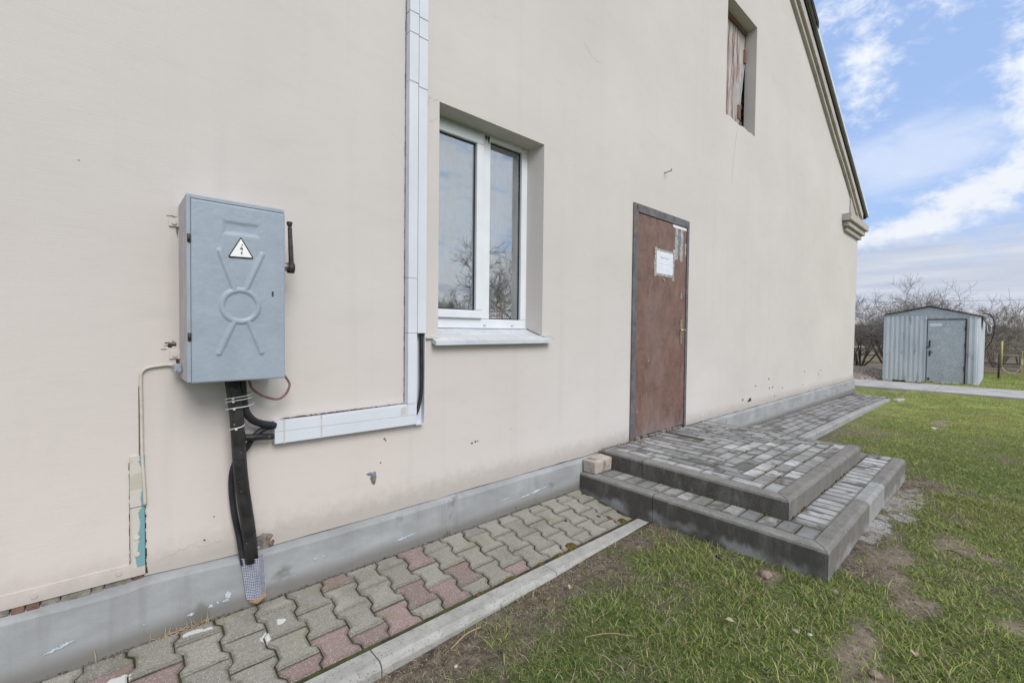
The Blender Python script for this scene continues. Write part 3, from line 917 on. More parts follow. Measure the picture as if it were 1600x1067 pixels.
# -------- window
win = empty('window', (1.86, .12, 1.235), house)
YF = .14
a = Acc()
a.box(1.395, 2.286, YF, YF + .07, 1.236, 1.296)
a.box(1.395, 2.286, YF, YF + .07, 2.495, 2.528)
a.box(1.395, 1.442, YF, YF + .07, 1.2965, 2.4945)
a.box(2.231, 2.286, YF, YF + .07, 1.2965, 2.4945)
a.box(1.868, 1.936, YF - .003, YF + .07, 1.2965, 2.4945)
a.build('window_frame', M_PVCSIDE, win, bevel=.004)
a = Acc()
s0, s1, t0, t1 = 1.444, 1.8655, 1.2985, 2.4925
a.box(s0, s1, YF - .022, YF + .04, t0, t0 + .052); a.box(s0, s1, YF - .022, YF + .04, t1 - .052, t1)
a.box(s0, s0 + .052, YF - .022, YF + .04, t0 + .0525, t1 - .0525); a.box(s1 - .056, s1, YF - .022, YF + .04, t0 + .0525, t1 - .0525)
a.build('sash', M_PVCSIDE, win, bevel=.006)
for (x0, x1, z0, z1, y) in ((s0 + .052, s1 - .056, t0 + .052, t1 - .052, YF), (1.936, 2.231, 1.2965, 2.4945, YF + .02)):
    b = Acc(); g = .006
    b.box(x0, x1, y, y + .004, z0, z0 + g); b.box(x0, x1, y, y + .004, z1 - g, z1)
    b.box(x0, x0 + g, y, y + .004, z0 + g, z1 - g); b.box(x1 - g, x1, y, y + .004, z0 + g, z1 - g)
    b.build('gasket', M_BLACKP, win)
def mat_glass():
    mt = bpy.data.materials.new('window_glass'); mt.use_nodes = True
    nb = NB(mt.node_tree); nb.n.remove(nb.n['Principled BSDF'])
    gl = nb.node('ShaderNodeBsdfGlossy'); gl.inputs['Roughness'].default_value = .012
    gl.inputs['Color'].default_value = (.86, .90, .95, 1)
    tr = nb.node('ShaderNodeBsdfTransparent'); tr.inputs['Color'].default_value = (.82, .86, .86, 1)
    df = nb.node('ShaderNodeBsdfDiffuse'); df.inputs['Color'].default_value = (.45, .45, .43, 1)
    p = nb.pos()
    dirt = nb.noise(nb.map(p, (1, 1, .45), (0, R(12), 0)), 9, 6, .6)
    spk = nb.voro(p, 130)
    dm = nb.math('ADD', nb.math('MULTIPLY', nb.smooth(dirt, .35, .75), .30), nb.math('MULTIPLY', nb.smooth(spk, .10, .06), .12))
    m1 = nb.node('ShaderNodeMixShader'); m1.inputs[0].default_value = .42
    nb.l.new(tr.outputs[0], m1.inputs[1]); nb.l.new(gl.outputs[0], m1.inputs[2])
    m2 = nb.node('ShaderNodeMixShader'); nb.put(m2.inputs[0], dm)
    nb.l.new(m1.outputs[0], m2.inputs[1]); nb.l.new(df.outputs[0], m2.inputs[2])
    nb.l.new(m2.outputs[0], nb.n['Material Output'].inputs[0])
    return mt
M_GLASS = mat_glass()
box('pane', 1.49, 1.815, YF + .005, YF + .010, 1.345, 2.445, M_GLASS, win)
box('pane', 1.93, 2.236, YF + .026, YF + .031, 1.291, 2.50, M_GLASS, win)
for sx in (1.497, 1.887, 2.138): box('drain_cap', sx, sx + .024, YF - .006, YF, 1.250, 1.260, M_CREAM, win, bevel=.002)
# foam and dirt between lintel and frame
extrude_x(lambda x: [(.128, 2.524), (.125 + float(vnoise(x, 1, 30)) * .01, 2.515 + float(vnoise(x, 2, 25, 2)) * .01), (.142, 2.514)], list(np.arange(1.41, 2.284, .02)), 'sealant', M_SEAL, win, cap=False)
for (sx, l) in ((1.895, .045), (1.918, .06)): 
    mk('drip_stain', [(sx - .012, YF - .0045, 2.527), (sx + .012, YF - .0045, 2.527), (sx + .002, YF - .0045, 2.527 - l), (sx - .004, YF - .0045, 2.527 - l * .8)], [(0, 1, 2, 3)], M_DARKIRON, win)
# sill
sv = []; sf = []
P_ = [(1.41, .138, 1.232), (2.280, .138, 1.232), (2.312, -.004, 1.176), (2.372, -.004, 1.176), (2.372, -.052, 1.160), (1.395, -.052, 1.156), (1.395, -.004, 1.174), (1.445, -.004, 1.176)]
sv = [tuple(q) for q in P_] + [(2.372, -.054, 1.136), (1.395, -.054, 1.132), (1.395, -.046, 1.133), (2.372, -.046, 1.137), (2.372, .0, 1.145), (1.395, 0, 1.145), (2.28, .138, 1.20), (1.41, .138, 1.20)]
sf = [(0, 1, 2, 7), (2, 3, 4, 5, 6, 7), (5, 4, 8, 9), (9, 8, 11, 10), (4, 3, 12, 11, 8), (5, 9, 10, 13, 6), (10, 11, 12, 13)]
sill = mk('sill', sv, sf, M_ZINC, win)
box('sill_upstand', 1.411, 2.281, .128, .139, 1.2335, 1.2350 + .004, M_PVCSIDE, win)
mk('sill_mortar', *(lambda A: (A.v, A.f))(Acc().box(1.345, 1.43, -.018, -.001, 1.168, 1.184)), M_SEAL, win, bevel=.004)
tube('sill_sealant', [(2.315, -.006, 1.184), (2.345, -.018, 1.186), (2.368, -.03, 1.182), (2.377, -.042, 1.172), (2.379, -.046, 1.15)], .0035, M_SEAL, win, 6)
for (q0, q1) in (((2.287, .13, 1.232), (2.314, .0, 1.181)),):
    tube('dark_joint', [q0, q1], .003, M_DARK, win, 5)
# room behind the window
room = Acc(); room.box(.6, 3.4, .40, 3.2, .1, 2.95)
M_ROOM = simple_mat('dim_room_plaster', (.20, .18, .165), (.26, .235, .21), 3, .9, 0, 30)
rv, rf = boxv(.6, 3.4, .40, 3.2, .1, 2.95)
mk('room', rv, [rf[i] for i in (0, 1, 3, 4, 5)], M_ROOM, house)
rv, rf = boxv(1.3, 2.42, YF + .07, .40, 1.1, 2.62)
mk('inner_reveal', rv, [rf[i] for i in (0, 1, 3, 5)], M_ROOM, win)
def mat_curt():
    mt, nb, out = new_mat('net_curtain'); p = nb.pos()
    out((.60, .57, .54), .9)
    return mt
M_CURT = mat_curt()
cv = []; cf = []
cxs = np.arange(2.02, 2.42, .008)
for i, x in enumerate(cxs):
    yy = .34 + .014 * math.sin(x * 85) + .008 * math.sin(x * 31)
    cv += [(x, yy, 1.12), (x - .02, yy, 2.6)]
for i in range(len(cxs) - 1): cf.append((2 * i, 2 * i + 1, 2 * i + 3, 2 * i + 2))
mk('curtain', cv, cf, M_CURT, win, smooth=True)
cv = []; cf = []
cxs = np.arange(1.31, 1.93, .008)
for i, x in enumerate(cxs):
    yy = .35 + .014 * math.sin(x * 80) + .008 * math.sin(x * 37)
    cv += [(x, yy, 1.12), (x, yy, 2.6)]
for i in range(len(cxs) - 1): cf.append((2 * i, 2 * i + 1, 2 * i + 3, 2 * i + 2))
mk('curtain', cv, cf, M_CURT, win, smooth=True)

ocv = []; ocf = []
for i in range(9):
    t = i / 8; rr_ = .012 + .068 * (1 - t) ** .8
    for k in range(14):
        a_ = 2 * math.pi * k / 14; q = rr_ * (1 + .18 * math.sin(k * 2.7) * (1 - t))
        ocv.append((2.145 + q * math.cos(a_), .275 + q * .5 * math.sin(a_), 1.285 + t * .17))
for i in range(8):
    for k in range(14): ocf.append((i * 14 + k, i * 14 + (k + 1) % 14, (i + 1) * 14 + (k + 1) % 14, (i + 1) * 14 + k))
ocl = mk('orange_cloth', ocv, ocf, simple_mat('orange_cloth_fabric', (.75, .20, .10), (.85, .32, .18), 30, .9, .3, 60), None, smooth=True)
tag(ocl, 'crumpled orange cloth standing inside behind the right window pane', 'cloth')
box('inner_board', 1.30, 2.42, YF + .072, .40, 1.265, 1.284, M_PVCSIDE, win)
# -------- attic hatch
att = empty('attic_hatch', (5.72, .25, 3.73), house)
M_PLANK = simple_mat('flaking_whitewashed_plank', (.30, .27, .26), (.50, .47, .46), 3.5, .9, .6, 60, stretch=(3, 3, .6), spots=((.20, .095, .08), 3.0, .50, .12), dist=.006)
M_PLANKR = simple_mat('faded_red_brown_timber', (.16, .08, .065), (.26, .15, .125), 8, .9, .6, 60, stretch=(3, 3, .6), dist=.006)
YB = .142
# boards lean: given by their edges at the top and the bottom (x_top, x_bottom)
edges = [(5.40, 5.19), (5.55, 5.34), (5.70, 5.48), (5.86, 5.63), (6.03, 5.77), (6.205, 5.925)]
ztop = 5.07; zbot = 3.66
for k, ((a0, b0), (a1, b1)) in enumerate(zip(edges[:-1], edges[1:])):
    g = .005; y0 = YB + rnd.uniform(-.004, .006)
    vtx = [(b0 + g, y0, zbot), (b1 - g, y0, zbot), (b1 - g, y0 + .025, zbot), (b0 + g, y0 + .025, zbot), (a0 + g, y0, ztop), (a1 - g, y0, ztop), (a1 - g, y0 + .025, ztop), (a0 + g, y0 + .025, ztop)]
    mk('plank', vtx, boxv(0, 1, 0, 1, 0, 1)[1], M_PLANK, att, bevel=.003)
box('head_beam', 5.29, 6.155, .120, .139, 5.035, 5.08, M_PLANKR, att, bevel=.003)
for (x, z) in ((6.14, 4.77), (5.99, 4.02)):
    box('hinge_strap', x - .035, x + .03, .125, .141, z - .085, z + .085, M_PLANKR, att, bevel=.003)
a = Acc()
a.add([(6.207, .16, ztop), (6.222, .16, ztop), (5.942, .16, zbot), (5.927, .16, zbot), (6.207, .138, ztop), (6.222, .138, ztop), (5.942, .138, zbot), (5.927, .138, zbot)], [(0, 1, 2, 3), (4, 5, 6, 7), (0, 4, 7, 3), (1, 5, 6, 2), (0, 1, 5, 4), (3, 2, 6, 7)])
a.build('metal_edge', M_ZINC, att)
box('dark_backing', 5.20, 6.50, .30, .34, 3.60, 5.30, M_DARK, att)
zz = 3.66
k = 0
while zz < 5.22:
    o_ = rnd.uniform(-.03, .03)
    box('brick', 5.99 + o_, 6.40, .195 - rnd.uniform(0, .03), .29, zz, zz + .062, M_BRICKRED if rnd.random() < .75 else M_MORTAR, att, bevel=.006)
    zz += .078
# wall thickness around the hatch, seen from below


# -------- roof and gable moulding
def rakeband(name, z0, z1, y0, y1, mat, parent, xa=APX, xb2=12.0, wav=.0, both=True):
    def side(sgn):
        v = []; f = []
        n = 40
        for i in range(n + 1):
            x = xa + (xb2 - xa) * i / n
            dz_ = (float(vnoise(x, 9, .9, 2)) - .5) * wav
            zr = rake(x) + dz_
            X_ = x if sgn > 0 else 2 * APX - x
            v += [(X_, y0, zr + z0), (X_, y0, zr + z1), (X_, y1, zr + z1), (X_, y1, zr + z0)]
        for i in range(n):
            for k in range(4):
                a_ = i * 4 + k; b_ = i * 4 + (k + 1) % 4
                f.append((a_, b_, b_ + 4, a_ + 4))
        f.append((0, 1, 2, 3)); f.append(tuple(n * 4 + k for k in range(4)))
        return v, f
    A_ = Acc(); A_.add(*side(1))
    if both: A_.add(*side(-1))
    return A_.build(name, mat, parent)
corn = empty('gable_moulding', (APX, -.05, 7), house)
rakeband('inner_band', 0.0, .10, -.045, .02, M_CORN, corn, wav=.10)
rakeband('outer_band', .085, .235, -.085, .02, M_CORN, corn, wav=.07)
roof = empty('roof', (APX, 4.5, 7.2), house)
rakeband('barge_board', .237, .315, -.105, .04, M_ROOFD, roof, xb2=12.2)
def rs(x0, x1, z0, z1, y0, y1, mat, name):
    v = []
    f = boxv(0, 1, 0, 1, 0, 1)[1]
    A_ = Acc()
    for sgn in (1, -1):
        X_ = lambda x: x if sgn > 0 else 2 * APX - x
        A_.add([(X_(x0), y0, rake(x0) + z0), (X_(x1), y0, rake(x1) + z0), (X_(x1), y1, rake(x1) + z0), (X_(x0), y1, rake(x0) + z0), (X_(x0), y0, rake(x0) + z1), (X_(x1), y0, rake(x1) + z1), (X_(x1), y1, rake(x1) + z1), (X_(x0), y1, rake(x0) + z1)], f)
    return [mk(name, A_.v[i:i+8], f, mat, roof) for i in (0, 8)]
rs(APX, 12.27, .317, .345, -.10, 9.7, M_ROOFD, 'sheathing')
rs(APX, 8.1, .347, .455, -.135, 9.75, M_ROOFM, 'roof_sheet')
rs(8.085, 12.32, .347, .425, -.128, 9.75, M_ROOFM, 'roof_sheet')
rs(APX, 8.2, .325, .43, -.150, -.137, M_ROOFD, 'edge_flashing')
# stepped cornice return at the eave
cor = empty('cornice_return', (11.4, -.1, 3.3), house)
def slab(x0, x1, z0, z1, p, mat):
    r_ = min(.04, (z1 - z0) / 2)
    v = [(x0, .01, z0), (x0, -p, z0), (x1, -p, z0), (x1 + 0, .5, z0), (x0, .01, z1), (x0, -p, z1), (x1, -p, z1), (x1, .5, z1)]
    mk('cornice_course', v, [(0, 1, 2, 3), (4, 5, 6, 7), (0, 1, 5, 4), (1, 2, 6, 5), (2, 3, 7, 6)], mat, cor, bevel=.014)
slab(10.78, 12.08, 3.245, 3.325, .055, M_CORN)
slab(10.70, 12.14, 3.33, 3.42, .105, M_CORN)
slab(10.62, 12.20, 3.425, 3.56, .155, M_CORN)
slab(10.90, 12.20, 3.565, 3.60, .125, M_CORN)
mk('eave_infill', [(11.2, -.02, 3.6), (12.2, -.02, 3.6), (12.2, -.02, rake(12.2) + .32), (11.2, -.02, rake(11.2) + .1), (11.2, .3, 3.6), (12.2, .3, 3.6), (12.2, .3, rake(12.2) + .32), (11.2, .3, rake(11.2) + .1)], boxv(0, 1, 0, 1, 0, 1)[1], M_CORN, cor) if rake(12.2) + .32 > 3.62 else None

# hook of wire in the wall
hook = tube('wall_hook', [(3.954, .01, 2.73), (3.952, -.05, 2.735), (3.975, -.06, 2.745), (3.99, -.055, 2.765)], .004, M_DARKIRON, None, 6)
tag(hook, 'small rusty wire hook sticking out of the beige wall left above the brown door', 'hook')

# ------------------------------------------------------------------ electric cabinet
cab = empty('electrical_cabinet', (.385, -.11, 1.017))
tag(cab, 'grey-blue steel electrical cabinet with a lightning warning triangle hung on the wall', 'cabinet')
BX0, BX1, BY, BZ0, BZ1 = .220, .549, -.222, 1.017, 1.705
cv_, cf_ = boxv(BX0, BX1, BY, -.001, BZ0, BZ1)
mk('body', cv_, cf_, [M_CAB, M_CABSIDE], cab, bevel=.003, fm=None)
body = [o for o in cab.children if o.name.startswith('body')][0]
for p_ in body.data.polygons:
    if p_.normal.x < -.9: p_.material_index = 1
# the folded front lip of the box
a = Acc(); a.box(BX0, BX0 + .012, BY - .006, BY, BZ0, BZ1); a.box(BX0 + .012, BX1, BY - .006, BY, BZ1 - .014, BZ1)
a.build('front_lip', M_CAB, cab, bevel=.0015)
# embossed door: a height field
def seg_d(px_, pz_, ax, az_, bx_, bz_):
    dx_ = bx_ - ax; dz_ = bz_ - az_
    t = np.clip(((px_ - ax) * dx_ + (pz_ - az_) * dz_) / (dx_ * dx_ + dz_ * dz_), 0, 1)
    return np.hypot(px_ - ax - t * dx_, pz_ - az_ - t * dz_)
NX, NZ = 150, 310
px0, px1, pz0, pz1 = .233, .5495, 1.014, 1.688
gx = np.linspace(px0, px1, NX); gzv = np.linspace(pz0, pz1, NZ)
GX, GZ = np.meshgrid(gx, gzv, indexing='ij')
W = 1.22
H = np.zeros_like(GX)
ridge = lambda dd, w: np.exp(-(dd / w) ** 4)
for (ax, az_, bx_, bz_) in ((.322, .288, .372, .140), (.466, .291, .407, .145), (.367, .018, .318, -.098), (.418, .022, .463, -.098)):
    H = np.maximum(H, ridge(seg_d(GX, GZ - W, ax, az_, bx_, bz_), .0085))
ell = np.abs(np.hypot((GX - .390) / .0615, (GZ - W - .0835) / .0610) - 1) * .061
H = np.maximum(H, ridge(ell, .0085))
# the pressed slot
sd_ = np.maximum(np.abs(GX - .395) - .058, np.abs(GZ - W - .381) - .020)
H = H * .0048
H = H - .0045 * (1 / (1 + np.exp(np.clip(sd_ / .0028, -30, 30))))
H = H + (vnoise(GX, GZ, 14, 3) - .5) * .0012 + (vnoise(GX, GZ, 60, 2) - .5) * .0006
yy_ = BY - .011 - H
rim = np.minimum(np.minimum(GX - px0, px1 - GX), np.minimum(GZ - pz0, pz1 - GZ))
yy_ = yy_ + .003 * np.exp(-(rim / .002) ** 2)
dv = np.stack([GX, yy_, GZ], -1).reshape(-1, 3) - np.array(wpos(cab))
ii = np.arange(NX * NZ).reshape(NX, NZ)
df_ = np.stack([ii[:-1, :-1], ii[1:, :-1], ii[1:, 1:], ii[:-1, 1:]], -1).reshape(-1, 4)
dm_ = mesh_np('door_panel', dv, df_, None, True)
dpn = obj_from_mesh('door_panel', dm_, M_CAB, cab)
a = Acc(); yb = BY - .0085
a.box(px0 + .0005, px0 + .002, yb, BY - .0005, pz0, pz1); a.box(px1 - .002, px1 - .0005, yb, BY - .0005, pz0, pz1)
a.box(px0 + .002, px1 - .002, yb, BY - .0005, pz0, pz0 + .002); a.box(px0 + .002, px1 - .002, yb, BY - .0005, pz1 - .002, pz1)
a.build('door_return', M_CAB, cab)
for hz in (1.545, 1.185):
    v, f = tubegeo([(.2275, BY - .008, hz - .014), (.2275, BY - .008, hz + .014)], .006, 10)
    h_ = mk('hinge', v, f, M_DARKIRON, cab, smooth=True)
# warning sticker
yS = BY - .0155
def tri(cx, cz, wx, hz, y, sh=.0):
    return [(cx - wx, y, cz), (cx + wx, y, cz - .0), (cx + sh, y, cz + hz)]
def round_tri(P, r, y, n=5):
    out_ = []
    m_ = len(P)
    for i in range(m_):
        a_ = Vector(P[i - 1]); b_ = Vector(P[i]); c_ = Vector(P[(i + 1) % m_])
        d1 = (a_ - b_).normalized(); d2 = (c_ - b_).normalized()
        for k in range(n + 1):
            t = k / n
            q = (b_ + d1 * r) * (1 - t) ** 2 + b_ * 2 * t * (1 - t) + (b_ + d2 * r) * t ** 2
            out_.append((q.x, y, q.y))
    return out_
st = empty('warning_sticker', (.391, yS, 1.49), cab)
tr_o = round_tri([(.347, 1.488), (.436, 1.491), (.391, 1.571)], .008, yS)
tr_i = round_tri([(.3535, 1.4925), (.4290, 1.4950), (.3910, 1.5630)], .003, yS - .0006)
mk('black_triangle', tr_o, [tuple(range(len(tr_o)))], M_BLACKP, st)
mk('white_triangle', tr_i, [tuple(range(len(tr_i)))], M_WHITEP, st)
yb2 = yS - .0012
bolt = [(.3945, 1.5420), (.3885, 1.5225), (.3950, 1.5215), (.3925, 1.5075), (.3900, 1.5080), (.3945, 1.5000), (.3965, 1.5095), (.3945, 1.5085), (.3985, 1.5265), (.3925, 1.5270), (.3975, 1.5420)]
# lightning: slanted stroke, jog back, arrow head
bolt = [(.3960, 1.5435), (.3870, 1.5215), (.3945, 1.5235), (.3925, 1.5105), (.3900, 1.5100), (.3935, 1.5005), (.3965, 1.5105), (.3943, 1.5105), (.3980, 1.5300), (.3905, 1.5275), (.3990, 1.5435)]
mk('lightning_bolt', [(x, yb2, z) for x, z in bolt], [(0, 1, 9, 10), (1, 2, 8, 9), (2, 3, 7, 8), (4, 5, 6)], M_BLACKP, st)
# key hole
a = Acc(); a.box(.5005, .5065, BY - .0145, BY - .009, 1.349, 1.367); a.build('keyhole', M_DARKIRON, cab)
# wall lugs
for (x, z) in ((.205, 1.635), (.203, 1.110)):
    box('mounting_lug', x - .016, x + .022, -.008, 0, z - .017, z + .017, M_WALL, cab, bevel=.002)
    v, f = tubegeo([(x, -.007, z - .002), (x, -.014, z - .002)], .008, 8); mk('bolt_head', v, f, M_WALL, cab)
for (x, z, rx, rz) in ((.192, 1.147, .016, .006), (.172, 1.132, .010, .003), (.20, 1.158, .007, .009), (.180, 1.157, .009, .0025), (.20, 1.658, .013, .0035), (.215, 1.60, .004, .02), (.214, 1.08, .005, .012)):
    blobchip('chipped_plaster', x, z, rx, rz, M_MORTAR if rnd.random() < .4 else M_DARK, y=-.0012, n=13, jag=.6, parent=cab, dome=.0006)
# earthing lug low on the left side
box('earth_lug', .196, .2195, -.075, -.035, 1.045, 1.075, M_CAB, cab, bevel=.003)
v, f = tubegeo([(.21, -.075, 1.055), (.21, -.10, 1.055)], .008, 6); mk('earth_bolt', v, f, M_CAB, cab)
# crank handle on the right
cr = empty('crank_handle', (.58, -.13, 1.485), cab)
v, f = tubegeo([(.549, -.13, 1.485), (.594, -.13, 1.485)], .0185, 20); mk('shaft', v, f, M_STEEL, cr, smooth=True)
v, f = tubegeo([(.590, -.13, 1.482), (.613, -.13, 1.482)], .023, 20); mk('hub', v, f, M_DARKIRON, cr, smooth=True)
lv = []
lf = boxv(0, 1, 0, 1, 0, 1)[1]
lev = Acc()
lev.add([(.596, -.143, 1.48), (.613, -.143, 1.48), (.613, -.117, 1.48), (.596, -.117, 1.48), (.590, -.138, 1.66), (.605, -.138, 1.66), (.605, -.122, 1.66), (.590, -.122, 1.66)], lf)
lev.add([(.590, -.139, 1.661), (.605, -.139, 1.661), (.605, -.121, 1.661), (.590, -.121, 1.661), (.585, -.143, 1.681), (.607, -.143, 1.681), (.607, -.117, 1.681), (.585, -.117, 1.681)], lf)
lev.build('lever', M_DARKIRON, cr, bevel=.004)

# ------------------------------------------------------------------ pipe and cables below the cabinet
pipe = empty('cable_riser_pipe', (.45, -.05, .0))
tag(pipe, 'leaning black steel riser pipe with white wire ties under the grey-blue cabinet', 'pipe')
PT, PB = Vector((.383, -.095, 1.016)), Vector((.462, -.050, .205))
pts = [PT + (PB - PT) * (k / 10) + Vector((0.004 * math.sin(k * .9), 0, 0)) for k in range(11)]
v, f = tubegeo(pts, .0265, 20); mk('pipe', v, f, M_BLACKPIPE, pipe, smooth=True)
for (z, kk) in ((.935, .030), (.922, .028), (.892, .032), (.806, .028)):
    t = (1.016 - z) / (1.016 - .205); c_ = PT + (PB - PT) * t
    wide = z > .85
    P2 = []
    for k in range(25):
        a_ = 2 * math.pi * k / 24
        ex = .0 if not wide else .020
        rx = kk + ex
        P2.append((c_.x + ex * .95 + rx * math.cos(a_), c_.y + kk * math.sin(a_), z + .010 * math.cos(a_) + .003 * math.sin(a_ * 2)))
    v, f = tubegeo(P2, .0022, 6); mk('wire_tie', v, f, M_WHITEWIRE, pipe, smooth=True)
    v, f = tubegeo([(c_.x - .012, c_.y - kk - .003, z - .006), (c_.x - .004, c_.y - kk - .003, z - .004)], .005, 8); mk('tie_knot', v, f, M_WHITEWIRE, pipe, smooth=True)
tube('pipe_stub', [(.425, -.07, .755), (.55, -.045, .737)], .0145, M_BLACKPIPE, pipe, 12)
cb1 = tube('supply_cable', [(.424, -.085, 1.016), (.428, -.082, .93), (.437, -.078, .87), (.462, -.07, .828), (.50, -.055, .803), (.56, -.04, .783)], .0155, M_CABLE, None, 12)
tag(cb1, 'thick black cable curving from beneath the cabinet into the white trunking', 'cable')
cb2 = tube('supply_cable', [(.56, -.030, .779), (.520, -.035, .775), (.478, -.04, .748), (.448, -.035, .700), (.418, -.022, .66), (.398, -.020, .60), (.396, -.020, .52), (.405, -.022, .42), (.421, -.026, .32), (.433, -.036, .22), (.437, -.036, .195)], .0125, M_CABLE, None, 12)
tag(cb2, 'black cable passing behind the leaning pipe and running down its left side', 'cable')
lw = tube('earth_wire', [(.440, -.12, 1.016), (.452, -.11, .972), (.478, -.10, .943), (.515, -.10, .921), (.557, -.10, .910), (.588, -.10, .928), (.604, -.10, .963), (.600, -.10, .985), (.578, -.12, 1.012), (.566, -.14, 1.018)], .0052, M_BROWNWIRE, None, 8)
tag(lw, 'thin brown wire hanging in a loop under the right corner of the cabinet', 'wire')
# mesh patch over the pipe foot
mp = empty('mesh_patch', (.47, -.06, .12))
tag(mp, 'blue-white glass-fibre mesh patch over the pipe foot in the grey plinth', 'mesh')
def mp_pt(u, w):  # u 0..1 across, w 0..1 down, bulging over pipe and cable
    xl = .425 + .022 * w; xr = .512 + .010 * w
    x = xl + (xr - xl) * u
    z = .225 - .006 * u - (.185 + .010 * u) * w
    b = math.exp(-((u - .62) / .26) ** 2) * .046 + math.exp(-((u - .18) / .2) ** 2) * .018
    y = -.032 - b * (1 - w * .35) - .004
    return (x, y, z)
sv = []; sf = []
NU, NW = 14, 16
for i in range(NU + 1):
    for j in range(NW + 1):
        q = mp_pt(i / NU, j / NW); sv.append((q[0], q[1] + .004 + (float(vnoise(i * 3.1, j * 2.7, 1)) - .5) * .004, q[2]))
for i in range(NU):
    for j in range(NW):
        a_ = i * (NW + 1) + j; sf.append((a_, a_ + 1, a_ + NW + 2, a_ + NW + 1))
M_PINK = simple_mat('pinkish_filler', (.09, .10, .15), (.40, .35, .36), 12, .9, .7, 120, spots=((.05, .06, .10), 30, .5, .06), dist=.006)
mk('filler', sv, sf, M_PINK, mp, smooth=True)
a = Acc()
def ribbon(P, w):
    v = []; f = []
    for i, q in enumerate(P):
        t = Vector(P[min(i + 1, len(P) - 1)]) - Vector(P[max(i - 1, 0)]); s_ = t.cross(Vector((0, 1, 0))).normalized() * w
        v += [tuple(Vector(q) + s_ + Vector((0, -.0008, 0))), tuple(Vector(q) - s_ + Vector((0, -.0008, 0)))]
    for i in range(len(P) - 1): f.append((2 * i, 2 * i + 1, 2 * i + 3, 2 * i + 2))
    return v, f
for i in range(13): a.add(*ribbon([mp_pt(i / 12, j / 12) for j in range(13)], .0007))
for j in range(26): a.add(*ribbon([mp_pt(i / 14, j / 25 + .004 * math.sin(i)) for i in range(15)], .0013))
M_MESHW = simple_mat('glass_fibre_mesh', (.36, .40, .50), (.56, .58, .66), 30, .7, 0, 60)
o = a.build('mesh_threads', M_MESHW, mp); 
lf_o = mk('dry_leaf', [(.452, -.05, .028), (.480, -.075, .022), (.515, -.065, .036), (.520, -.05, .052), (.487, -.045, .046), (.462, -.042, .038)], [(0, 1, 4, 5), (1, 2, 3, 4)], simple_mat('dry_brown_leaf', (.22, .12, .06), (.36, .22, .12), 40, .8, .5, 120), None)
tag(lf_o, 'curled brown dry leaf lying under the mesh patch at the pipe foot', 'leaf')

# thin cream conduit from the earthing lug
cc = tube('earth_conduit', [(.212, -.05, 1.066), (.19, -.014, 1.070), (.16, -.010, 1.068), (.122, -.010, 1.062), (.104, -.010, 1.048), (.0985, -.010, 1.02), (.0995, -.010, .9), (.101, -.010, .72), (.106, -.011, .60), (.1075, -.011, .53)], .0052, M_CREAM, None, 8)
tag(cc, 'thin cream conduit bending from the cabinet left side down to the peeling strip', 'conduit')

# ------------------------------------------------------------------ white trunking
tr_ = empty('cable_trunking', (1.28, -.02, .69))
tag(tr_, 'white plastic cable trunking running up the wall and left to the pipe', 'trunking')
TD = -.045
box('upright_duct', 1.2225, 1.2775, TD, 0, .812, 1.199, M_PVC, tr_, bevel=.002)
box('upright_duct', 1.2225, 1.2775, TD, 0, 1.2005, 1.5, M_PVC, tr_, bevel=.002)
box('upright_duct', 1.2225, 1.2775, TD, 0, 1.5015, 2.56, M_PVC, tr_, bevel=.002)
box('upright_duct', 1.2235, 1.2785, TD, 0, 2.5615, 2.82, M_PVC, tr_, bevel=.002)
box('upright_duct', 1.2245, 1.2790, TD, 0, 2.8215, 2.93, M_PVC, tr_, bevel=.002)
box('upright_duct', 1.2250, 1.2800, TD, 0, 2.9315, 5.3, M_PVC, tr_, bevel=.002)
box('upright_duct', 1.2800, 1.3345, TD, 0, 1.200, 2.545, M_PVC, tr_, bevel=.002)
box('upright_duct', 1.2810, 1.3355, TD, 0, 2.5465, 2.815, M_PVC, tr_, bevel=.002)
box('upright_duct', 1.2815, 1.3360, TD, 0, 2.8165, 2.92, M_PVC, tr_, bevel=.002)
box('upright_duct', 1.2818, 1.3365, TD, 0, 2.9215, 5.3, M_PVC, tr_, bevel=.002)
# open foot of the right duct with the cable showing
a = Acc(); a.box(1.280, 1.334, -.004, 0, .690, 1.199); a.box(1.331, 1.334, -.036, -.0045, .690, 1.199); a.box(1.280, 1.3305, -.036, -.0045, .688, .692)
a.build('open_duct_base', M_PVC, tr_)
tube('loose_cable', [(1.316, -.024, 1.25), (1.316, -.026, 1.1), (1.317, -.028, .95), (1.312, -.028, .85), (1.296, -.028, .78), (1.275, -.025, .735)], .010, M_CABLE, tr_, 10)
# level ducts: two lines of covers, slightly falling to the left
def hduct(x0, x1, zb0, zb1, h0, h1, nm='level_duct'):
    v = [(x0, TD, zb0), (x1, TD, zb1), (x1, 0, zb1), (x0, 0, zb0), (x0, TD, zb0 + h0), (x1, TD, zb1 + h1), (x1, 0, zb1 + h1), (x0, 0, zb0 + h0)]
    mk(nm, v, boxv(0, 1, 0, 1, 0, 1)[1], M_PVC, tr_, bevel=.002)
hduct(.558, .762, .700, .699, .0535, .0525); hduct(.763, 1.2785, .699, .696, .0525, .0515)
hduct(.558, .762, .7545, .7525, .0475, .050); hduct(.763, 1.2215, .7525, .7485, .050, .062)
box('level_duct', 1.2225, 1.2775, TD, 0, .7485, .8105, M_PVC, tr_, bevel=.002)
for x in (.598, .7625):
    a = Acc(); a.box(x - .004, x + .003, TD - .0012, -.001, .698, .806); a.build('sealant_bead', M_SEAL, tr_)
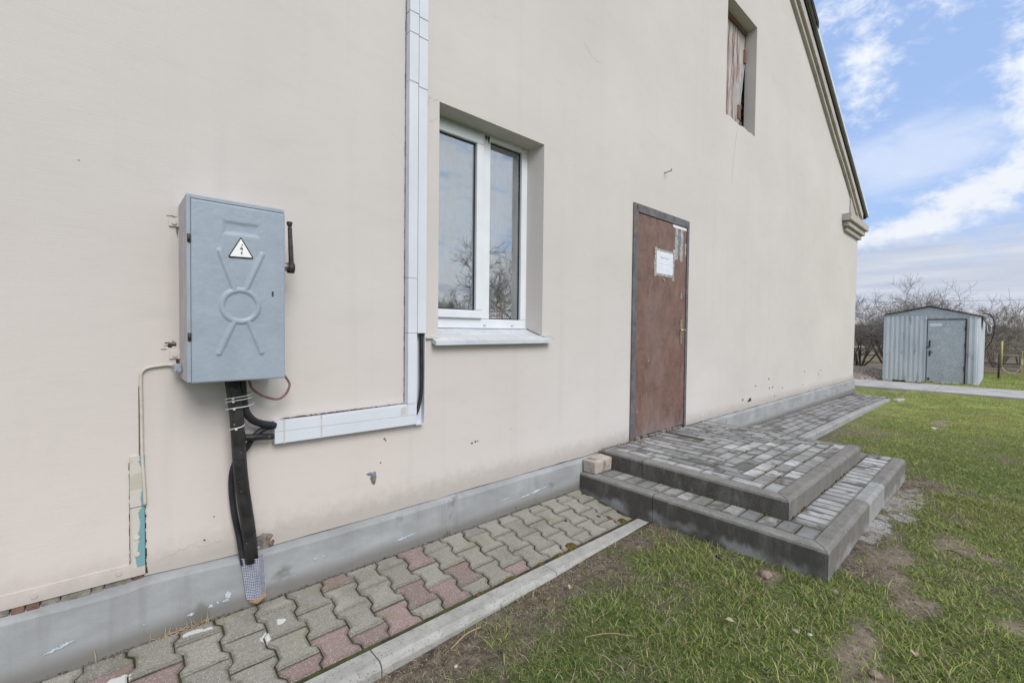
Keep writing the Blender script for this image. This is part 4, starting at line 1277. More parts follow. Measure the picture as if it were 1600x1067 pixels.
for (x, z0) in ((1.195, .757),): 
    mk('bare_patch', [(1.178, TD - .0008, .756), (1.212, TD - .0008, .756), (1.214, TD - .0008, .800), (1.182, TD - .0008, .797)], [(0, 1, 2, 3)], M_SEAL, tr_)
for z in (2.56, 2.8205, 2.9305):
    tube('sealant_line', [(1.223, -.002, z - .002), (1.223, TD - .001, z), (1.2775, TD - .0015, z)], .0014, M_SEAL, tr_, 5, False)
for z in (2.545, 2.815, 2.92):
    tube('sealant_line', [(1.2805, TD - .0015, z), (1.336, TD - .001, z), (1.337, -.002, z)], .0014, M_SEAL, tr_, 5, False)
a = Acc()
for k in range(60):
    x = .60 + k * .0103; h = rnd.uniform(.0005, .004)
    a.box(x, x + .009, -.012, -.0006, .803 + (x - .6) * .012, .803 + (x - .6) * .012 + h)
for k in range(90):
    z = .82 + k * .028; a.box(1.2225 - rnd.uniform(.0005, .003), 1.2225, -.004, -.0006, z, z + .026)
a.build('dark_edge', M_DARK, tr_)  # ragged dark line where the ducts meet the wall

# ------------------------------------------------------------------ paving on the left: interlocking double-T pavers
pav = empty('left_pavement', (1.0, -.3, 0)); tag(pav, kind='structure')
def pz(y): return .003 + .143 * (y + .03)
def tri_pave_outline(half=0):
    a_, w_ = .0768, .0558   # outer and waist half widths
    h_ = .0782
    pts_ = [(a_, h_), (a_, .052), (w_, .030), (w_, -.030), (a_, -.052), (a_, -h_)]
    if half == 1:   # only the part below the middle of the stone (stands at the wall)
        pts_ = [(w_, 0), (w_, -.030), (a_, -.052), (a_, -h_)]
    if half == 2:
        pts_ = [(a_, h_), (a_, .052), (w_, .030), (w_, 0)]
    L_ = [(-x, y) for x, y in pts_][::-1]
    return pts_ + L_
def paver_mesh(name, outline, th=.06, bev=.005):
    bm = bmesh.new()
    vs_ = [bm.verts.new((x, y, 0)) for x, y in outline]
    f_ = bm.faces.new(vs_)
    bmesh.ops.recalc_face_normals(bm, faces=[f_])
    if f_.normal.z < 0: f_.normal_flip()
    ins = bmesh.ops.inset_individual(bm, faces=[f_], thickness=bev, use_even_offset=True)
    for v_ in bm.verts:
        if v_ not in f_.verts[:]: v_.co.z = -bev
    cl = bm.verts.layers.float_color.new('edge')
    bmesh.ops.inset_individual(bm, faces=[f_], thickness=.012, use_even_offset=True)
    inn = f_.verts[:]
    for v_ in bm.verts: v_[cl] = (1, 1, 1, 1) if v_ in inn else (0, 0, 0, 1)
    r_ = [e for e in bm.edges if e.is_boundary]
    ex = bmesh.ops.extrude_edge_only(bm, edges=r_)
    for g_ in ex['geom']:
        if isinstance(g_, bmesh.types.BMVert): g_.co.z = -th
    bmesh.ops.recalc_face_normals(bm, faces=bm.faces)
    me_ = bpy.data.meshes.new(name); bm.to_mesh(me_); bm.free(); me_.materials.append(M_PAV)
    return me_
PM = [paver_mesh('paver', tri_pave_outline(k)) for k in range(3)]
reds = {(3, 'h0'), (6, 0), (7, 1), (6, 2), (5, 1), (4, 2), (3, 'h1'), (2, 2), (1, 'h1'), (9, 'h1'), (-3, 0), (-2, 1), (-5, 'h0'), (-3, 1), (-6, 1), (-5, 1)}
yellow = {(1, 1), (8, 2), (16, 2), (-1, 2)}
tilt = math.atan(.143)
def lay_paver(k, key, me_, x, y):
    o = bpy.data.objects.new('paver', me_); COL.objects.link(o); o.parent = pav
    dz_ = rnd.uniform(-.002, .0025)
    o.location = Vector((x + rnd.uniform(-.0015, .0015), y + rnd.uniform(-.0015, .0015), pz(y) + dz_)) - wpos(pav)
    o.rotation_euler = (tilt + rnd.uniform(-.008, .008), rnd.uniform(-.01, .01), rnd.uniform(-.012, .012))
    q = rnd.uniform(.86, 1.12)
    if (k, key) in reds: c_ = (.270 * q, .195 * q, .180 * q)
    elif (k, key) in yellow: c_ = (.30 * q, .288 * q, .235 * q)
    else: c_ = (.300 * q, .283 * q, .248 * q)
    o.color = (*c_, 1)
for k in range(-9, 17):
    x = .405 + .1385 * k
    if k % 2 == 0:
        for j in range(3): lay_paver(k, j, PM[0], x, -.117 - .162 * j)
    else:
        lay_paver(k, 'h0', PM[1], x, -.041)
        for j in range(2): lay_paver(k, j + 0 if False else j + (1 if False else 0), PM[0], x, -.198 - .162 * j)
        lay_paver(k, 'h1', PM[2], x, -.522 + .003)
bedv = [(-1.7, -.03, pz(-.03) - .009), (2.71, -.03, pz(-.03) - .009), (2.71, -.545, pz(-.545) - .009), (-1.7, -.545, pz(-.545) - .009)]
bd = []
bf = []
bx_ = np.arange(-1.7, 2.72, .03); by_ = np.linspace(-.03, -.545, 19)
for x in bx_:
    for y in by_: bd.append((x, y, pz(y) - .009 + (float(vnoise(x, y, 28, 2)) - .5) * .009))
for i in range(len(bx_) - 1):
    for j in range(len(by_) - 1):
        q = i * len(by_) + j; bf.append((q, q + 1, q + len(by_) + 1, q + len(by_)))
o = mk('sand_bed', bd, bf, M_BED, pav, smooth=True)
# moss cushions in the joints near the kerb
M_MOSS = simple_mat('brown_green_moss', (.045, .045, .012), (.16, .115, .03), 70, .95, .9, 200, dist=.01)
def moss(cx, cy, rx, ry, par, zf, h=.012, n=260):
    V = []; F = []
    N = 9
    for i in range(N):
        for j in range(N):
            u = (i / (N - 1) - .5) * 2; w = (j / (N - 1) - .5) * 2
            x = cx + u * rx; y = cy + w * ry
            hh = max(0, 1 - (u * u + w * w)) * h * (.5 + float(vnoise(x, y, 90, 2)))
            V.append((x, y, zf(y) - .004 + hh if u * u + w * w < 1 else zf(y) - .03))
    for i in range(N - 1):
        for j in range(N - 1): q = i * N + j; F.append((q, q + 1, q + N + 1, q + N))
    o = mk('moss_tuft', V, F, M_MOSS, par, smooth=True)
for (cx, cy, rx, ry) in ((2.06, -.505, .05, .035), (1.93, -.53, .06, .014), (2.60, -.50, .045, .03), (2.55, -.43, .02, .03), (2.50, -.38, .02, .02), (2.25, -.30, .018, .015), (1.55, -.53, .05, .012), (1.35, -.53, .03, .01), (2.72, -.54, .04, .015), (1.78, -.53, .03, .012), (2.66, -.11, .03, .015)):
    moss(cx, cy, rx, ry, pav, pz)
# debris line along the plinth
M_DEB = simple_mat('leaf_litter_and_grit', (.05, .04, .028), (.16, .13, .09), 60, .95, .8, 160, dist=.01)
def litter(x0, x1, y, zf, name, par, n, h=.012, w=.018):
    A_ = Acc()
    for k in range(n):
        x = rnd.uniform(x0, x1); yy = y + rnd.uniform(-w, .002); s_ = rnd.uniform(.002, .007); l = rnd.uniform(.004, .016)
        z = zf(x, yy) - .001
        a_ = rnd.uniform(0, math.pi)
        c_, sn = math.cos(a_) * l / 2, math.sin(a_) * l / 2
        q = rnd.uniform(.2, 1) * h * .5
        A_.add([(x - c_, yy - sn, z), (x + sn * .4, yy - c_ * .4, z), (x + c_, yy + sn, z + q * .5), (x - sn * .3, yy + c_ * .3, z + q)], [(0, 1, 2), (0, 2, 3), (0, 3, 1), (1, 3, 2)])
    o = A_.build(name, M_DEB, par); o['kind'] = 'stuff'
    return o
o = litter(-1.2, 2.7, -.032, lambda x, y: pz(y), 'litter', pav, 700)
# kerb
def kerb(name, p0, p1, wid, top, h, out_n, mat, parent, m0=0, m1=0, ch=.02, gap=.002, r=None):
    """stone from p0 to p1 (outer edge line), out_n = outward normal, m0/m1 mitre flags"""
    p0 = Vector(p0); p1 = Vector(p1); t = (p1 - p0); L_ = t.length; t.normalize(); n = Vector(out_n)
    prof = [(wid, 0), (ch + .004, 0), (ch * .45, -ch * .28), (0, -ch), (0, -h), (wid, -h)]   # distance inward, z
    V = []
    steps = 2
    for e in range(steps):
        for (o_, z) in prof:
            if e == 0: s_ = gap + (o_ if m0 else 0)
            else: s_ = L_ - gap - (o_ if m1 else 0)
            q = p0 + t * s_ - n * o_
            V.append((q.x, q.y, (top if not callable(top) else top(q.x, q.y)) + z))
    N = len(prof); F = [(k, (k + 1) % N, N + (k + 1) % N, N + k) for k in range(N)] + [tuple(range(N)), tuple(N + k for k in range(N))]
    return mk(name, V, F, mat, parent, bevel=.0025)
kt = lambda x, y: -.064
jj = [-1.23, -.225, .778, 1.778]
ko = -.655
for x0, x1 in zip([-2.2] + jj, jj + [2.722]):
    if x0 < -1.9: continue
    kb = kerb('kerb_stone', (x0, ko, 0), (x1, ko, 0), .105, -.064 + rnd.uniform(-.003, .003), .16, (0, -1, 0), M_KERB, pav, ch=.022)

# ------------------------------------------------------------------ entrance steps
stp = empty('entrance_steps', (3.9, -.8, -.1))
tag(stp, 'two-tier entrance platform of grey brick pavers with dark stained kerb edges below the door', 'steps')
def lz(y): return .262 + .018 * (y + .03)
def tz(y): return .128 + .008 * (y + .03)
LX0, LX1, LY = 2.983, 4.90, -1.392
SX0, SX1, SY = 2.722, 5.262, -1.650
KW = .084
def kstone(p0, p1, n, mat, topf, h, m0=0, m1=0, ch=.02): return kerb('kerb_stone', p0, p1, KW, topf, h, n, mat, stp, m0, m1, ch)
ltop = lambda x, y: lz(y) + .002; ttop = lambda x, y: tz(y) + .001
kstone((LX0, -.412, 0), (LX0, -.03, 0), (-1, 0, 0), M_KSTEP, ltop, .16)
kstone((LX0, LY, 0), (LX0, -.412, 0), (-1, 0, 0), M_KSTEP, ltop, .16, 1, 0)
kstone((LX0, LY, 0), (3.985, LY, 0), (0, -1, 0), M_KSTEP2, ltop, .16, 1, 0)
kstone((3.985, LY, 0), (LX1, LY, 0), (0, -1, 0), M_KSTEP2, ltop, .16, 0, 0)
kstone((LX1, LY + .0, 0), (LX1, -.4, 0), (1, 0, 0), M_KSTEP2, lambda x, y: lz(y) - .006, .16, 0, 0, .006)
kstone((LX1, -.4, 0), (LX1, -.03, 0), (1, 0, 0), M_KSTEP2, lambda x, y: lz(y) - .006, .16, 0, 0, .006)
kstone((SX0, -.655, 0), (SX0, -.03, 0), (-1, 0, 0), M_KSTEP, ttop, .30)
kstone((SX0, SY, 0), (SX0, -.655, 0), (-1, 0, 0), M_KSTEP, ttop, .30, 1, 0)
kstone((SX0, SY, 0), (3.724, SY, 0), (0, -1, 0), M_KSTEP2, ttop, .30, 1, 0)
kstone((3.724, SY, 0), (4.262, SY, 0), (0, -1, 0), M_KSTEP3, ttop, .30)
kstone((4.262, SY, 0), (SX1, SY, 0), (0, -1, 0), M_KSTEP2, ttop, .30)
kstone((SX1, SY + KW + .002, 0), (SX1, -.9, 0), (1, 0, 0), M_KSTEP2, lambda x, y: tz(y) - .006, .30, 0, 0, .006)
# brick pavers
BM = {}
def brick_mesh(lx, ly):
    k = (round(lx, 3), round(ly, 3))
    if k not in BM:
        v, f = boxv(-lx / 2, lx / 2, -ly / 2, ly / 2, -.05, 0)
        bm = bmesh.new(); bv = [bm.verts.new(q) for q in v]; [bm.faces.new([bv[i] for i in q]) for q in f]
        bmesh.ops.recalc_face_normals(bm, faces=bm.faces)
        es = [e for e in bm.edges if all(v_.co.z > -.001 for v_ in e.verts)]
        bmesh.ops.bevel(bm, geom=es, offset=.0048, segments=1, affect='EDGES')
        cl = bm.verts.layers.float_color.new('edge')
        es_ = None
        bm.faces.ensure_lookup_table(); top_ = max(bm.faces, key=lambda q: q.normal.z * 10 + q.calc_center_median().z)
        if min(lx, ly) > .04: bmesh.ops.inset_individual(bm, faces=[top_], thickness=.011, use_even_offset=True)
        inn = top_.verts[:]
        for v_ in bm.verts: v_[cl] = (1, 1, 1, 1) if v_ in inn else (0, 0, 0, 1)
        me_ = bpy.data.meshes.new('brick_paver'); bm.to_mesh(me_); bm.free(); me_.materials.append(M_BRK)
        BM[k] = me_
    return BM[k]
def lay_brick(x0, x1, y0, y1, zf, parent, slope, lo=.25, hi=.44, jz=.0022):
    g = .0038
    lx = x1 - x0 - 2 * g; ly = y1 - y0 - 2 * g
    if lx < .015 or ly < .015: return
    o = bpy.data.objects.new('brick_paver', brick_mesh(lx, ly)); COL.objects.link(o); o.parent = parent
    cx, cy = (x0 + x1) / 2, (y0 + y1) / 2
    o.location = Vector((cx + rnd.uniform(-.001, .001), cy, zf(cy) + rnd.uniform(-jz, jz))) - wpos(parent)
    o.rotation_euler = (math.atan(slope) + rnd.uniform(-.006, .006), rnd.uniform(-.008, .008), rnd.uniform(-.006, .006))
    q = lo + (hi - lo) * rnd.random() ** 1.3
    o.color = (q * .985, q, q * 1.0, 1)
# landing: frame-like bands meeting in stepped mitres
ix0, ix1, iy0, iy1 = LX0 + KW, LX1 - KW, LY + KW, -.03
N_ = 9
pw = .0992
for j in range(N_):
    y0 = iy0 + j * pw
    xa, xc = ix0 + j * pw, ix1 - j * pw
    if xc - xa < .05: break
    x = xa
    while x < xc - .02:
        x2 = min(x + 2 * pw, xc); lay_brick(x, x2, y0, y0 + pw, lambda y: lz(y), stp, .018, .30, .56); x = x2
ncol = int(round((ix1 - ix0) / 2 / pw))
for i in range(ncol):
    for side in (0, 1):
        x0 = ix0 + i * pw if side == 0 else ix1 - (i + 1) * pw
        if side == 1 and x0 < ix0 + (i + 1) * pw - .01: continue
        y = iy0 + (i + 1) * pw if i < N_ else iy0 + N_ * pw
        y = iy0 + min(i + (0 if side == 0 else 1), N_) * pw + (0 if True else 0)
        if side == 0: y = iy0 + min(i + 1, N_) * pw
        while y < iy1 - .01:
            y2 = min(y + 2 * pw, iy1); lay_brick(x0, min(x0 + pw, ix1), y, y2, lambda y: lz(y), stp, .018); y = y2
a = Acc(); a.box(ix0, ix1, iy0, iy1, -.2, .22); a.build('concrete_core', M_BED, stp)
a = Acc(); 
bv_ = [(ix0, iy0, lz(iy0) - .008), (ix1, iy0, lz(iy0) - .008), (ix1, iy1, lz(iy1) - .008), (ix0, iy1, lz(iy1) - .008)]
mk('joint_sand', bv_, [(0, 1, 2, 3)], M_BED, stp)
# left tread
tx0, tx1 = SX0 + KW, LX0
y = -.16; yend = SY + KW
n = int(round((y - yend) / .101)); st_ = (y - yend) / n
for k in range(n): lay_brick(tx0, tx1 - .001, yend + k * st_, yend + (k + 1) * st_, tz, stp, .008, .22, .46)
lay_brick(tx0, tx1, -.16, -.032, tz, stp, .008)
# front tread
ty0, ty1 = SY + KW, LY
x = tx1; xe = SX1 - .205
n = int(round((xe - x) / .1005)); st_ = (xe - x) / n
for k in range(n): lay_brick(x + k * st_, x + (k + 1) * st_, ty0, ty1 - .001, tz, stp, .008, .34, .54)
lay_brick(xe, SX1 - .0, ty0, ty0 + .088, tz, stp, .008); lay_brick(xe, SX1 - .0, ty0 + .088, ty1, tz, stp, .008)
for (x0, x1) in ((LX1, LX1 + .1), (LX1 + .1, LX1 + .2), (LX1 + .2, SX1 - KW)):
    y = ty1
    while y < -1.0: lay_brick(x0, x1, y, y + .2, tz, stp, .008, .22, .4); y += .2
mk('joint_sand', [(tx0, ty0, .108), (SX1, ty0, .108), (SX1, -.9, .108), (tx0, -.03, .120)], [(0, 1, 2, 3)], M_BED, stp)
# moss in the inner corner between the tiers
for k in range(26):
    t = rnd.random(); 
    if rnd.random() < .55: cx, cy = LX0 - .004, -1.38 + t * .8
    else: cx, cy = LX0 + t * 1.9, LY - .005
    moss(cx, cy, rnd.uniform(.008, .02), rnd.uniform(.006, .016), stp, tz, .014)
for k in range(10):
    moss(rnd.uniform(3.3, 4.8), iy0 + pw * rnd.randint(1, 6), rnd.uniform(.012, .03), .006, stp, lz, .009)
litter(LX0, LX0 + .5, -.032, lambda x, y: lz(y), 'litter', stp, 130, .02, .03)
litter(LX0 + .5, LX1, -.036, lambda x, y: lz(y), 'litter', stp, 200, .016, .02)
litter(LX0, SX1, LY - .004, lambda x, y: tz(y), 'litter', stp, 240, .010, .02)
# red brick crumbs by the door frame
A_ = Acc()
for k in range(90):
    x = rnd.gauss(3.44, .05); y = -.05 - abs(rnd.gauss(0, .04)); s_ = rnd.uniform(.002, .006); z = lz(y)
    A_.add([(x - s_, y - s_, z), (x + s_, y - s_, z), (x, y + s_, z), (x, y, z + s_ * 1.5)], [(0, 1, 3), (1, 2, 3), (2, 0, 3), (0, 2, 1)])
o = A_.build('brick_crumbs', M_RUST, None); tag(o, 'orange-brown rust and brick crumbs at the left foot of the door frame', 'crumbs', kind='stuff')
# beige block on the lower step
bl = Acc()
bv3 = [(2.775, -.150, .128), (3.0, -.150, .128)]
V = [(2.752, -.152, .129), (2.968, -.150, .129), (2.968, -.038, .130), (2.752, -.038, .130), (2.748, -.158, .228), (2.972, -.154, .232), (2.970, -.036, .236), (2.748, -.036, .230)]
M_BLOCK = simple_mat('chipped_beige_plaster_block', (.38, .335, .29), (.50, .45, .40), 14, .95, .8, 80, spots=((.22, .20, .16), 12, .56, .1), dist=.008)
blk = mk('masonry_block', V, boxv(0, 1, 0, 1, 0, 1)[1], M_BLOCK, None, bevel=.012)
tag(blk, 'small chipped beige masonry block standing on the lower step against the wall', 'block')

# ------------------------------------------------------------------ right pavement: rows of brick pavers
rp = empty('right_pavement', (8.5, -.35, 0)); tag(rp, kind='structure')
def rz(x, y): return float(pwl(x, [4.9, 6.0, 9.0, 12.0], [.03, .026, -.0, -.038])) + .075 * (y + .03) * float(pwl(x, [5, 12], [1, .6]))
row = .1035
def rpy(x): return float(pwl(x, [5, 9.5, 12], [0, 0, -.04]))
for j in range(5):
    x = 4.92 + (j % 2) * .1
    while x < 11.9:
        x2 = min(x + .2, 11.92)
        g = .003; y1 = -.035 - j * row; y0 = y1 - row
        cx = (x + x2) / 2; cy = (y0 + y1) / 2
        if x2 - x > .05:
            o = bpy.data.objects.new('brick_paver', brick_mesh(round(x2 - x - 2 * g, 3), row - 2 * g)); COL.objects.link(o); o.parent = rp
            o.location = Vector((cx, cy + rpy(cx), rz(cx, cy) + rnd.uniform(-.002, .002))) - wpos(rp)
            o.rotation_euler = (.06 + rnd.uniform(-.006, .006), rnd.uniform(-.006, .006), 0)
            q = rnd.uniform(.24, .36); o.color = (q, q * 1.0, q * 1.02, 1)
        x = x2
V = []; F = []
lx_ = list(np.arange(4.9, 12.0, .3)) + [11.95]
for x in lx_: V += [(x, -.03, rz(x, -.03) - .008), (x, -.57 + rpy(x), rz(x, -.55) - .008)]
for i in range(len(lx_) - 1): F.append((2 * i, 2 * i + 1, 2 * i + 3, 2 * i + 2))
mk('sand_bed', V, F, M_BED, rp)
x = 5.3
jl = [5.3, 6.3, 7.3, 8.3, 8.62, 9.6, 10.6, 11.55]
for k, (a0, a1) in enumerate(zip(jl[:-1], jl[1:])):
    y0 = -.652 + rpy(a0); y1 = -.652 + rpy(a1)
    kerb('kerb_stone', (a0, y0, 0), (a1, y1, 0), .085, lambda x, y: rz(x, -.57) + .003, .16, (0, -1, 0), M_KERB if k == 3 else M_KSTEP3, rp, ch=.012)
kb = kerb('loose_kerb_stone', (11.60, -.80, 0), (12.0, -.86, 0), .10, -.07, .10, (0, -1, 0), M_KERB, None, ch=.015)
tag(kb, 'short loose light kerb piece lying past the far end of the brick path', 'kerb stone')
litter(5.0, 11.8, -.034, lambda x, y: rz(x, y), 'litter', rp, 700, .014, .03)

# ------------------------------------------------------------------ small things on the wall foot
M_STALK = simple_mat('dry_stalk', (.27, .20, .12), (.42, .33, .21), 40, .9, .4, 120)
st_o = Acc()
for (x, h, r_) in ((-.036, .05, .003), (.118, .04, .0018), (.165, .042, .0025), (.182, .045, .0025), (.20, .04, .002), (.232, .04, .0015), (.250, .045, .0025), (.262, .03, .0018), (.283, .045, .002), (.300, .07, .0025), (.306, .045, .003)):
    y = -.036 - rnd.uniform(0, .01); z = pz(y) - .005
    st_o.add(*tubegeo([(x, y, z), (x + rnd.uniform(-.004, .004), y, z + h * .5), (x + rnd.uniform(-.012, .006), y + .003, z + h)], [r_, r_ * .7, r_ * .4], 6))
for k in range(60):
    x = rnd.uniform(.13, .31); y = -.036 - rnd.uniform(0, .025); z = pz(y) + rnd.uniform(-.002, .008); a_ = rnd.uniform(0, 3.14); l = rnd.uniform(.01, .04)
    st_o.add(*tubegeo([(x, y, z), (x + math.cos(a_) * l, max(min(y + math.sin(a_) * l * .4, -.035), -.075), z + rnd.uniform(0, .008))], .0012, 4))
so = st_o.build('stalk_stubble', M_STALK, None)
tag(so, 'row of cut dry plant stalks at the plinth foot left of the pipe', 'dry stalks', kind='stuff')
for (x, h, lab) in ((1.49, .03, 'tiny dry weed at the plinth by the red paver'), (2.05, .055, 'single thin dark twig standing against the plinth halfway to the steps')):
    A_ = Acc()
    for k in range(1 if x > 2 else 4):
        xx_ = x + (k - 1.5) * .012 * (x < 2)
        A_.add(*tubegeo([(xx_, -.036, pz(-.036) - .003), (xx_ + rnd.uniform(-.005, .005), -.037, pz(-.036) + h * rnd.uniform(.5, 1))], .0010, 4))
    o = A_.build('dry_weed', M_DARKIRON, None); tag(o, lab, 'weed')

# ------------------------------------------------------------------ grass
def blades(n, xr, yr, hmin, hmax, wid, name, colfn, densfn, lay=0.0, wfar=0.0, bend=.5, seedoff=0):
    x = nrg.uniform(*xr, n); y = nrg.uniform(*yr, n)
    dist = np.hypot(x, y + 2.24)
    keep = nrg.random(n) < densfn(x, y)
    # only where the lens (and a step to the side of it) can see
    vis = (x > -.2) & (dist > .7)
    foot = ((x < 2.74) & (y > -.665)) | ((x > 2.70) & (x < 5.28) & (y > -1.66)) | ((x >= 5.2) & (x < 12.1) & (y > -.72)) | ((x > 14.05) & (x < 16.4)) | ((x > 17.05) & (x < 20.5) & (y > -1.75) & (y < .3)) | ((x > -2) & (x < 12) & (y > -.02))
    keep &= vis & ~foot
    x = x[keep]; y = y[keep]; dist = dist[keep]; n = len(x)
    z = gz(x, y) - .004
    h = nrg.uniform(hmin, hmax, n) * (.35 + 1.35 * vnoise(x, y, 7, 3, 33))
    w = wid * (1 + wfar * dist) * nrg.uniform(.7, 1.3, n)
    a = nrg.uniform(0, 2 * np.pi, n); tx = np.cos(a); ty = np.sin(a)
    b = nrg.uniform(0, 2 * np.pi, n)
    ln = h * nrg.uniform(.2, 1.0, n) * bend * 2
    if lay: ln = h * nrg.uniform(.8, 1.6, n)
    ox = np.cos(b) * ln; oy = np.sin(b) * ln
    hz = h * (1 if not lay else lay)
    P = np.zeros((n, 5, 3))
    P[:, 0] = np.stack([x - tx * w, y - ty * w, z], -1)
    P[:, 1] = np.stack([x + tx * w, y + ty * w, z], -1)
    mx = x + ox * .35; my = y + oy * .35; mz = z + hz * .62
    P[:, 2] = np.stack([mx - tx * w * .8, my - ty * w * .8, mz], -1)
    P[:, 3] = np.stack([mx + tx * w * .8, my + ty * w * .8, mz], -1)
    P[:, 4] = np.stack([x + ox, y + oy, z + hz * (1 if not lay else .55)], -1)
    base = np.arange(n)[:, None] * 5
    F = np.concatenate([base + np.array([0, 1, 3]), base + np.array([0, 3, 2]), base + np.array([2, 3, 4])], 0)
    col = colfn(x, y, n)
    C = np.repeat(col[:, None, :], 5, 1)
    me_ = mesh_np(name, P.reshape(-1, 3), F, {'tint': C.reshape(-1, 3)})
    o = obj_from_mesh(name, me_, M_BLADE)
    o['kind'] = 'stuff'
    return o
def mat_blade():
    mt, nb, out = new_mat('grass_blade')
    at = nb.node('ShaderNodeAttribute', attribute_name='tint')
    bs_n = nb.n['Principled BSDF']
    out(at.outputs['Color'], .6, spec=.25)
    tr = nb.node('ShaderNodeBsdfTranslucent'); nb.put(tr.inputs[0], at.outputs['Color'])
    mx = nb.node('ShaderNodeMixShader'); mx.inputs[0].default_value = .3
    nb.l.new(bs_n.outputs[0], mx.inputs[1]); nb.l.new(tr.outputs[0], mx.inputs[2])
    nb.l.new(mx.outputs[0], nb.n['Material Output'].inputs[0])
    return mt
M_BLADE = mat_blade()
G1 = np.array([.066, .130, .032]); G2 = np.array([.185, .275, .068]); G3 = np.array([.47, .50, .155]); ST = np.array([.48, .40, .27]); BR = np.array([.20, .15, .105]); WH = np.array([.60, .54, .44])
def col_green(x, y, n):
    t = np.clip(.30 + vnoise(x, y, 1.3, 2, 44) * .55 + nrg.normal(0, .24, n) + .22 * np.clip((x - 5) / 5, 0, 1), 0, 1)[:, None]  # lighter with distance: sunlit brightness put into the blade tint
    c = np.where(t < .5, G1 + (G2 - G1) * t * 2, G2 + (G3 - G2) * (t - .5) * 2)
    yel = np.clip((vnoise(x, y, .8, 2, 77) - .55) * 5, 0, 1)[:, None] * np.clip((x[:, None] - 3.5) / 2, 0, 1)
    c = c * (1 - yel * .5) + np.array([.34, .30, .09]) * yel * .5
    s = (nrg.random(n) < .2)[:, None]
    return np.where(s, ST * nrg.uniform(.6, 1.05, (n, 1)), c)
def col_dry(x, y, n):
    t = nrg.random(n)[:, None]
    c = np.where(t < .5, BR + (ST - BR) * t * 2, ST + (WH - ST) * (t - .5) * 2)
    return c * nrg.uniform(.5, 1.15, (n, 1))
gd = lambda x, y: np.clip(green_f(x, y) ** 1.5 * 1.0, 0.03, 1)
blades(150000, (.4, 5.5), (-3.4, -.6), .010, .036, .0015, 'lawn_grass', col_green, gd, wfar=.12, bend=.9)
blades(85000, (5.5, 10.5), (-5.0, -.6), .010, .028, .0013, 'lawn_grass', col_green, gd, wfar=.16, bend=.9)
blades(110000, (10.5, 23.0), (-9.0, 3.0), .012, .032, .0018, 'lawn_grass', col_green, lambda x, y: np.clip(green_f(x, y) * 1.3, .3, 1), wfar=.16, bend=.8)
blades(200000, (.4, 5.5), (-3.2, -.6), .010, .040, .0010, 'dry_thatch', col_dry, lambda x, y: np.clip(1.05 - green_f(x, y) * .6 - sand_f(x, y) * .7, .1, 1), lay=.34, wfar=.1)
blades(60000, (5.5, 11.0), (-4.5, -.6), .012, .035, .0012, 'dry_thatch', col_dry, lambda x, y: np.clip(.95 - green_f(x, y) * .6, .08, 1), lay=.3, wfar=.16)
# small clods and grit on the bare soil
def clods(n, xr, yr, smin, smax, dens, name, mat):
    x = nrg.uniform(*xr, n); y = nrg.uniform(*yr, n); k = nrg.random(n) < dens(x, y)
    k &= ~(((x < 2.8) & (y > -.67)) | ((x > 2.68) & (x < 5.3) & (y > -1.67)))
    x = x[k]; y = y[k]; n = len(x); z = gz(x, y); s = nrg.uniform(smin, smax, n) ** 1.0
    B = np.array([(1, 0, 0), (-1, 0, 0), (0, 1, 0), (0, -1, 0), (0, 0, .8), (0, 0, -.6)], float)
    P = B[None] * s[:, None, None] * nrg.uniform(.6, 1.3, (n, 6, 1)); P += np.stack([x, y, z + s * .2], -1)[:, None]
    T = np.array([(0, 2, 4), (2, 1, 4), (1, 3, 4), (3, 0, 4), (2, 0, 5), (1, 2, 5), (3, 1, 5), (0, 3, 5)])
    F = (np.arange(n)[:, None, None] * 6 + T[None]).reshape(-1, 3)
    o = obj_from_mesh(name, mesh_np(name, P.reshape(-1, 3), F), mat); o['kind'] = 'stuff'
M_CLOD = simple_mat('dry_soil_crumb', (.10, .08, .06), (.30, .25, .19), 40, .95, .5, 120)
clods(26000, (.5, 5.8), (-3.0, -.66), .0015, .0065, lambda x, y: np.clip(.9 - green_f(x, y), .05, 1), 'soil_crumbs', M_CLOD)

# single stones, leaves and twigs one can pick out in the foreground
M_STONE = simple_mat('pale_pebble', (.42, .40, .37), (.58, .55, .5), 60, .8, .3, 120)
M_STONEB = simple_mat('brown_clod', (.20, .15, .125), (.32, .25, .21), 60, .9, .6, 120)
M_LEAFT = simple_mat('tan_leaf', (.36, .26, .18), (.46, .34, .24), 60, .8, .4, 120)
M_LEAFG = simple_mat('olive_leaf', (.27, .26, .15), (.36, .34, .22), 60, .8, .4, 120)
M_LEAFR = simple_mat('rusty_leaf', (.28, .11, .05), (.40, .18, .08), 60, .8, .4, 120)
M_CHAR = simple_mat('black_debris', (.008, .009, .013), (.03, .03, .04), 60, .6, .4, 120)
def stone(x, y, s, mat, lab, cat='stone', flat_=.6):
    bm = bmesh.new(); bmesh.ops.create_icosphere(bm, subdivisions=2, radius=1)
    for v_ in bm.verts:
        q = 1 + (float(vnoise(v_.co.x * 2 + x * 9, v_.co.y * 2 + v_.co.z, 1, 2)) - .5) * .7
        v_.co = Vector((v_.co.x * s * q * 1.2, v_.co.y * s * q, v_.co.z * s * q * flat_))
    me_ = bpy.data.meshes.new(cat); bm.to_mesh(me_); bm.free()
    for p_ in me_.polygons: p_.use_smooth = True
    o = obj_from_mesh({'stone': 'stone', 'debris': 'debris_lump', 'clod': 'earth_clod'}[cat], me_, mat, None, (x, y, float(gz(x, y)) + s * flat_ * .6)); o.rotation_euler = (0, 0, rnd.uniform(0, 3))
    tag(o, lab, cat)
stone(2.64, -1.70, .016, M_STONEB, 'round reddish-brown stone in the grass below the front corner of the steps')
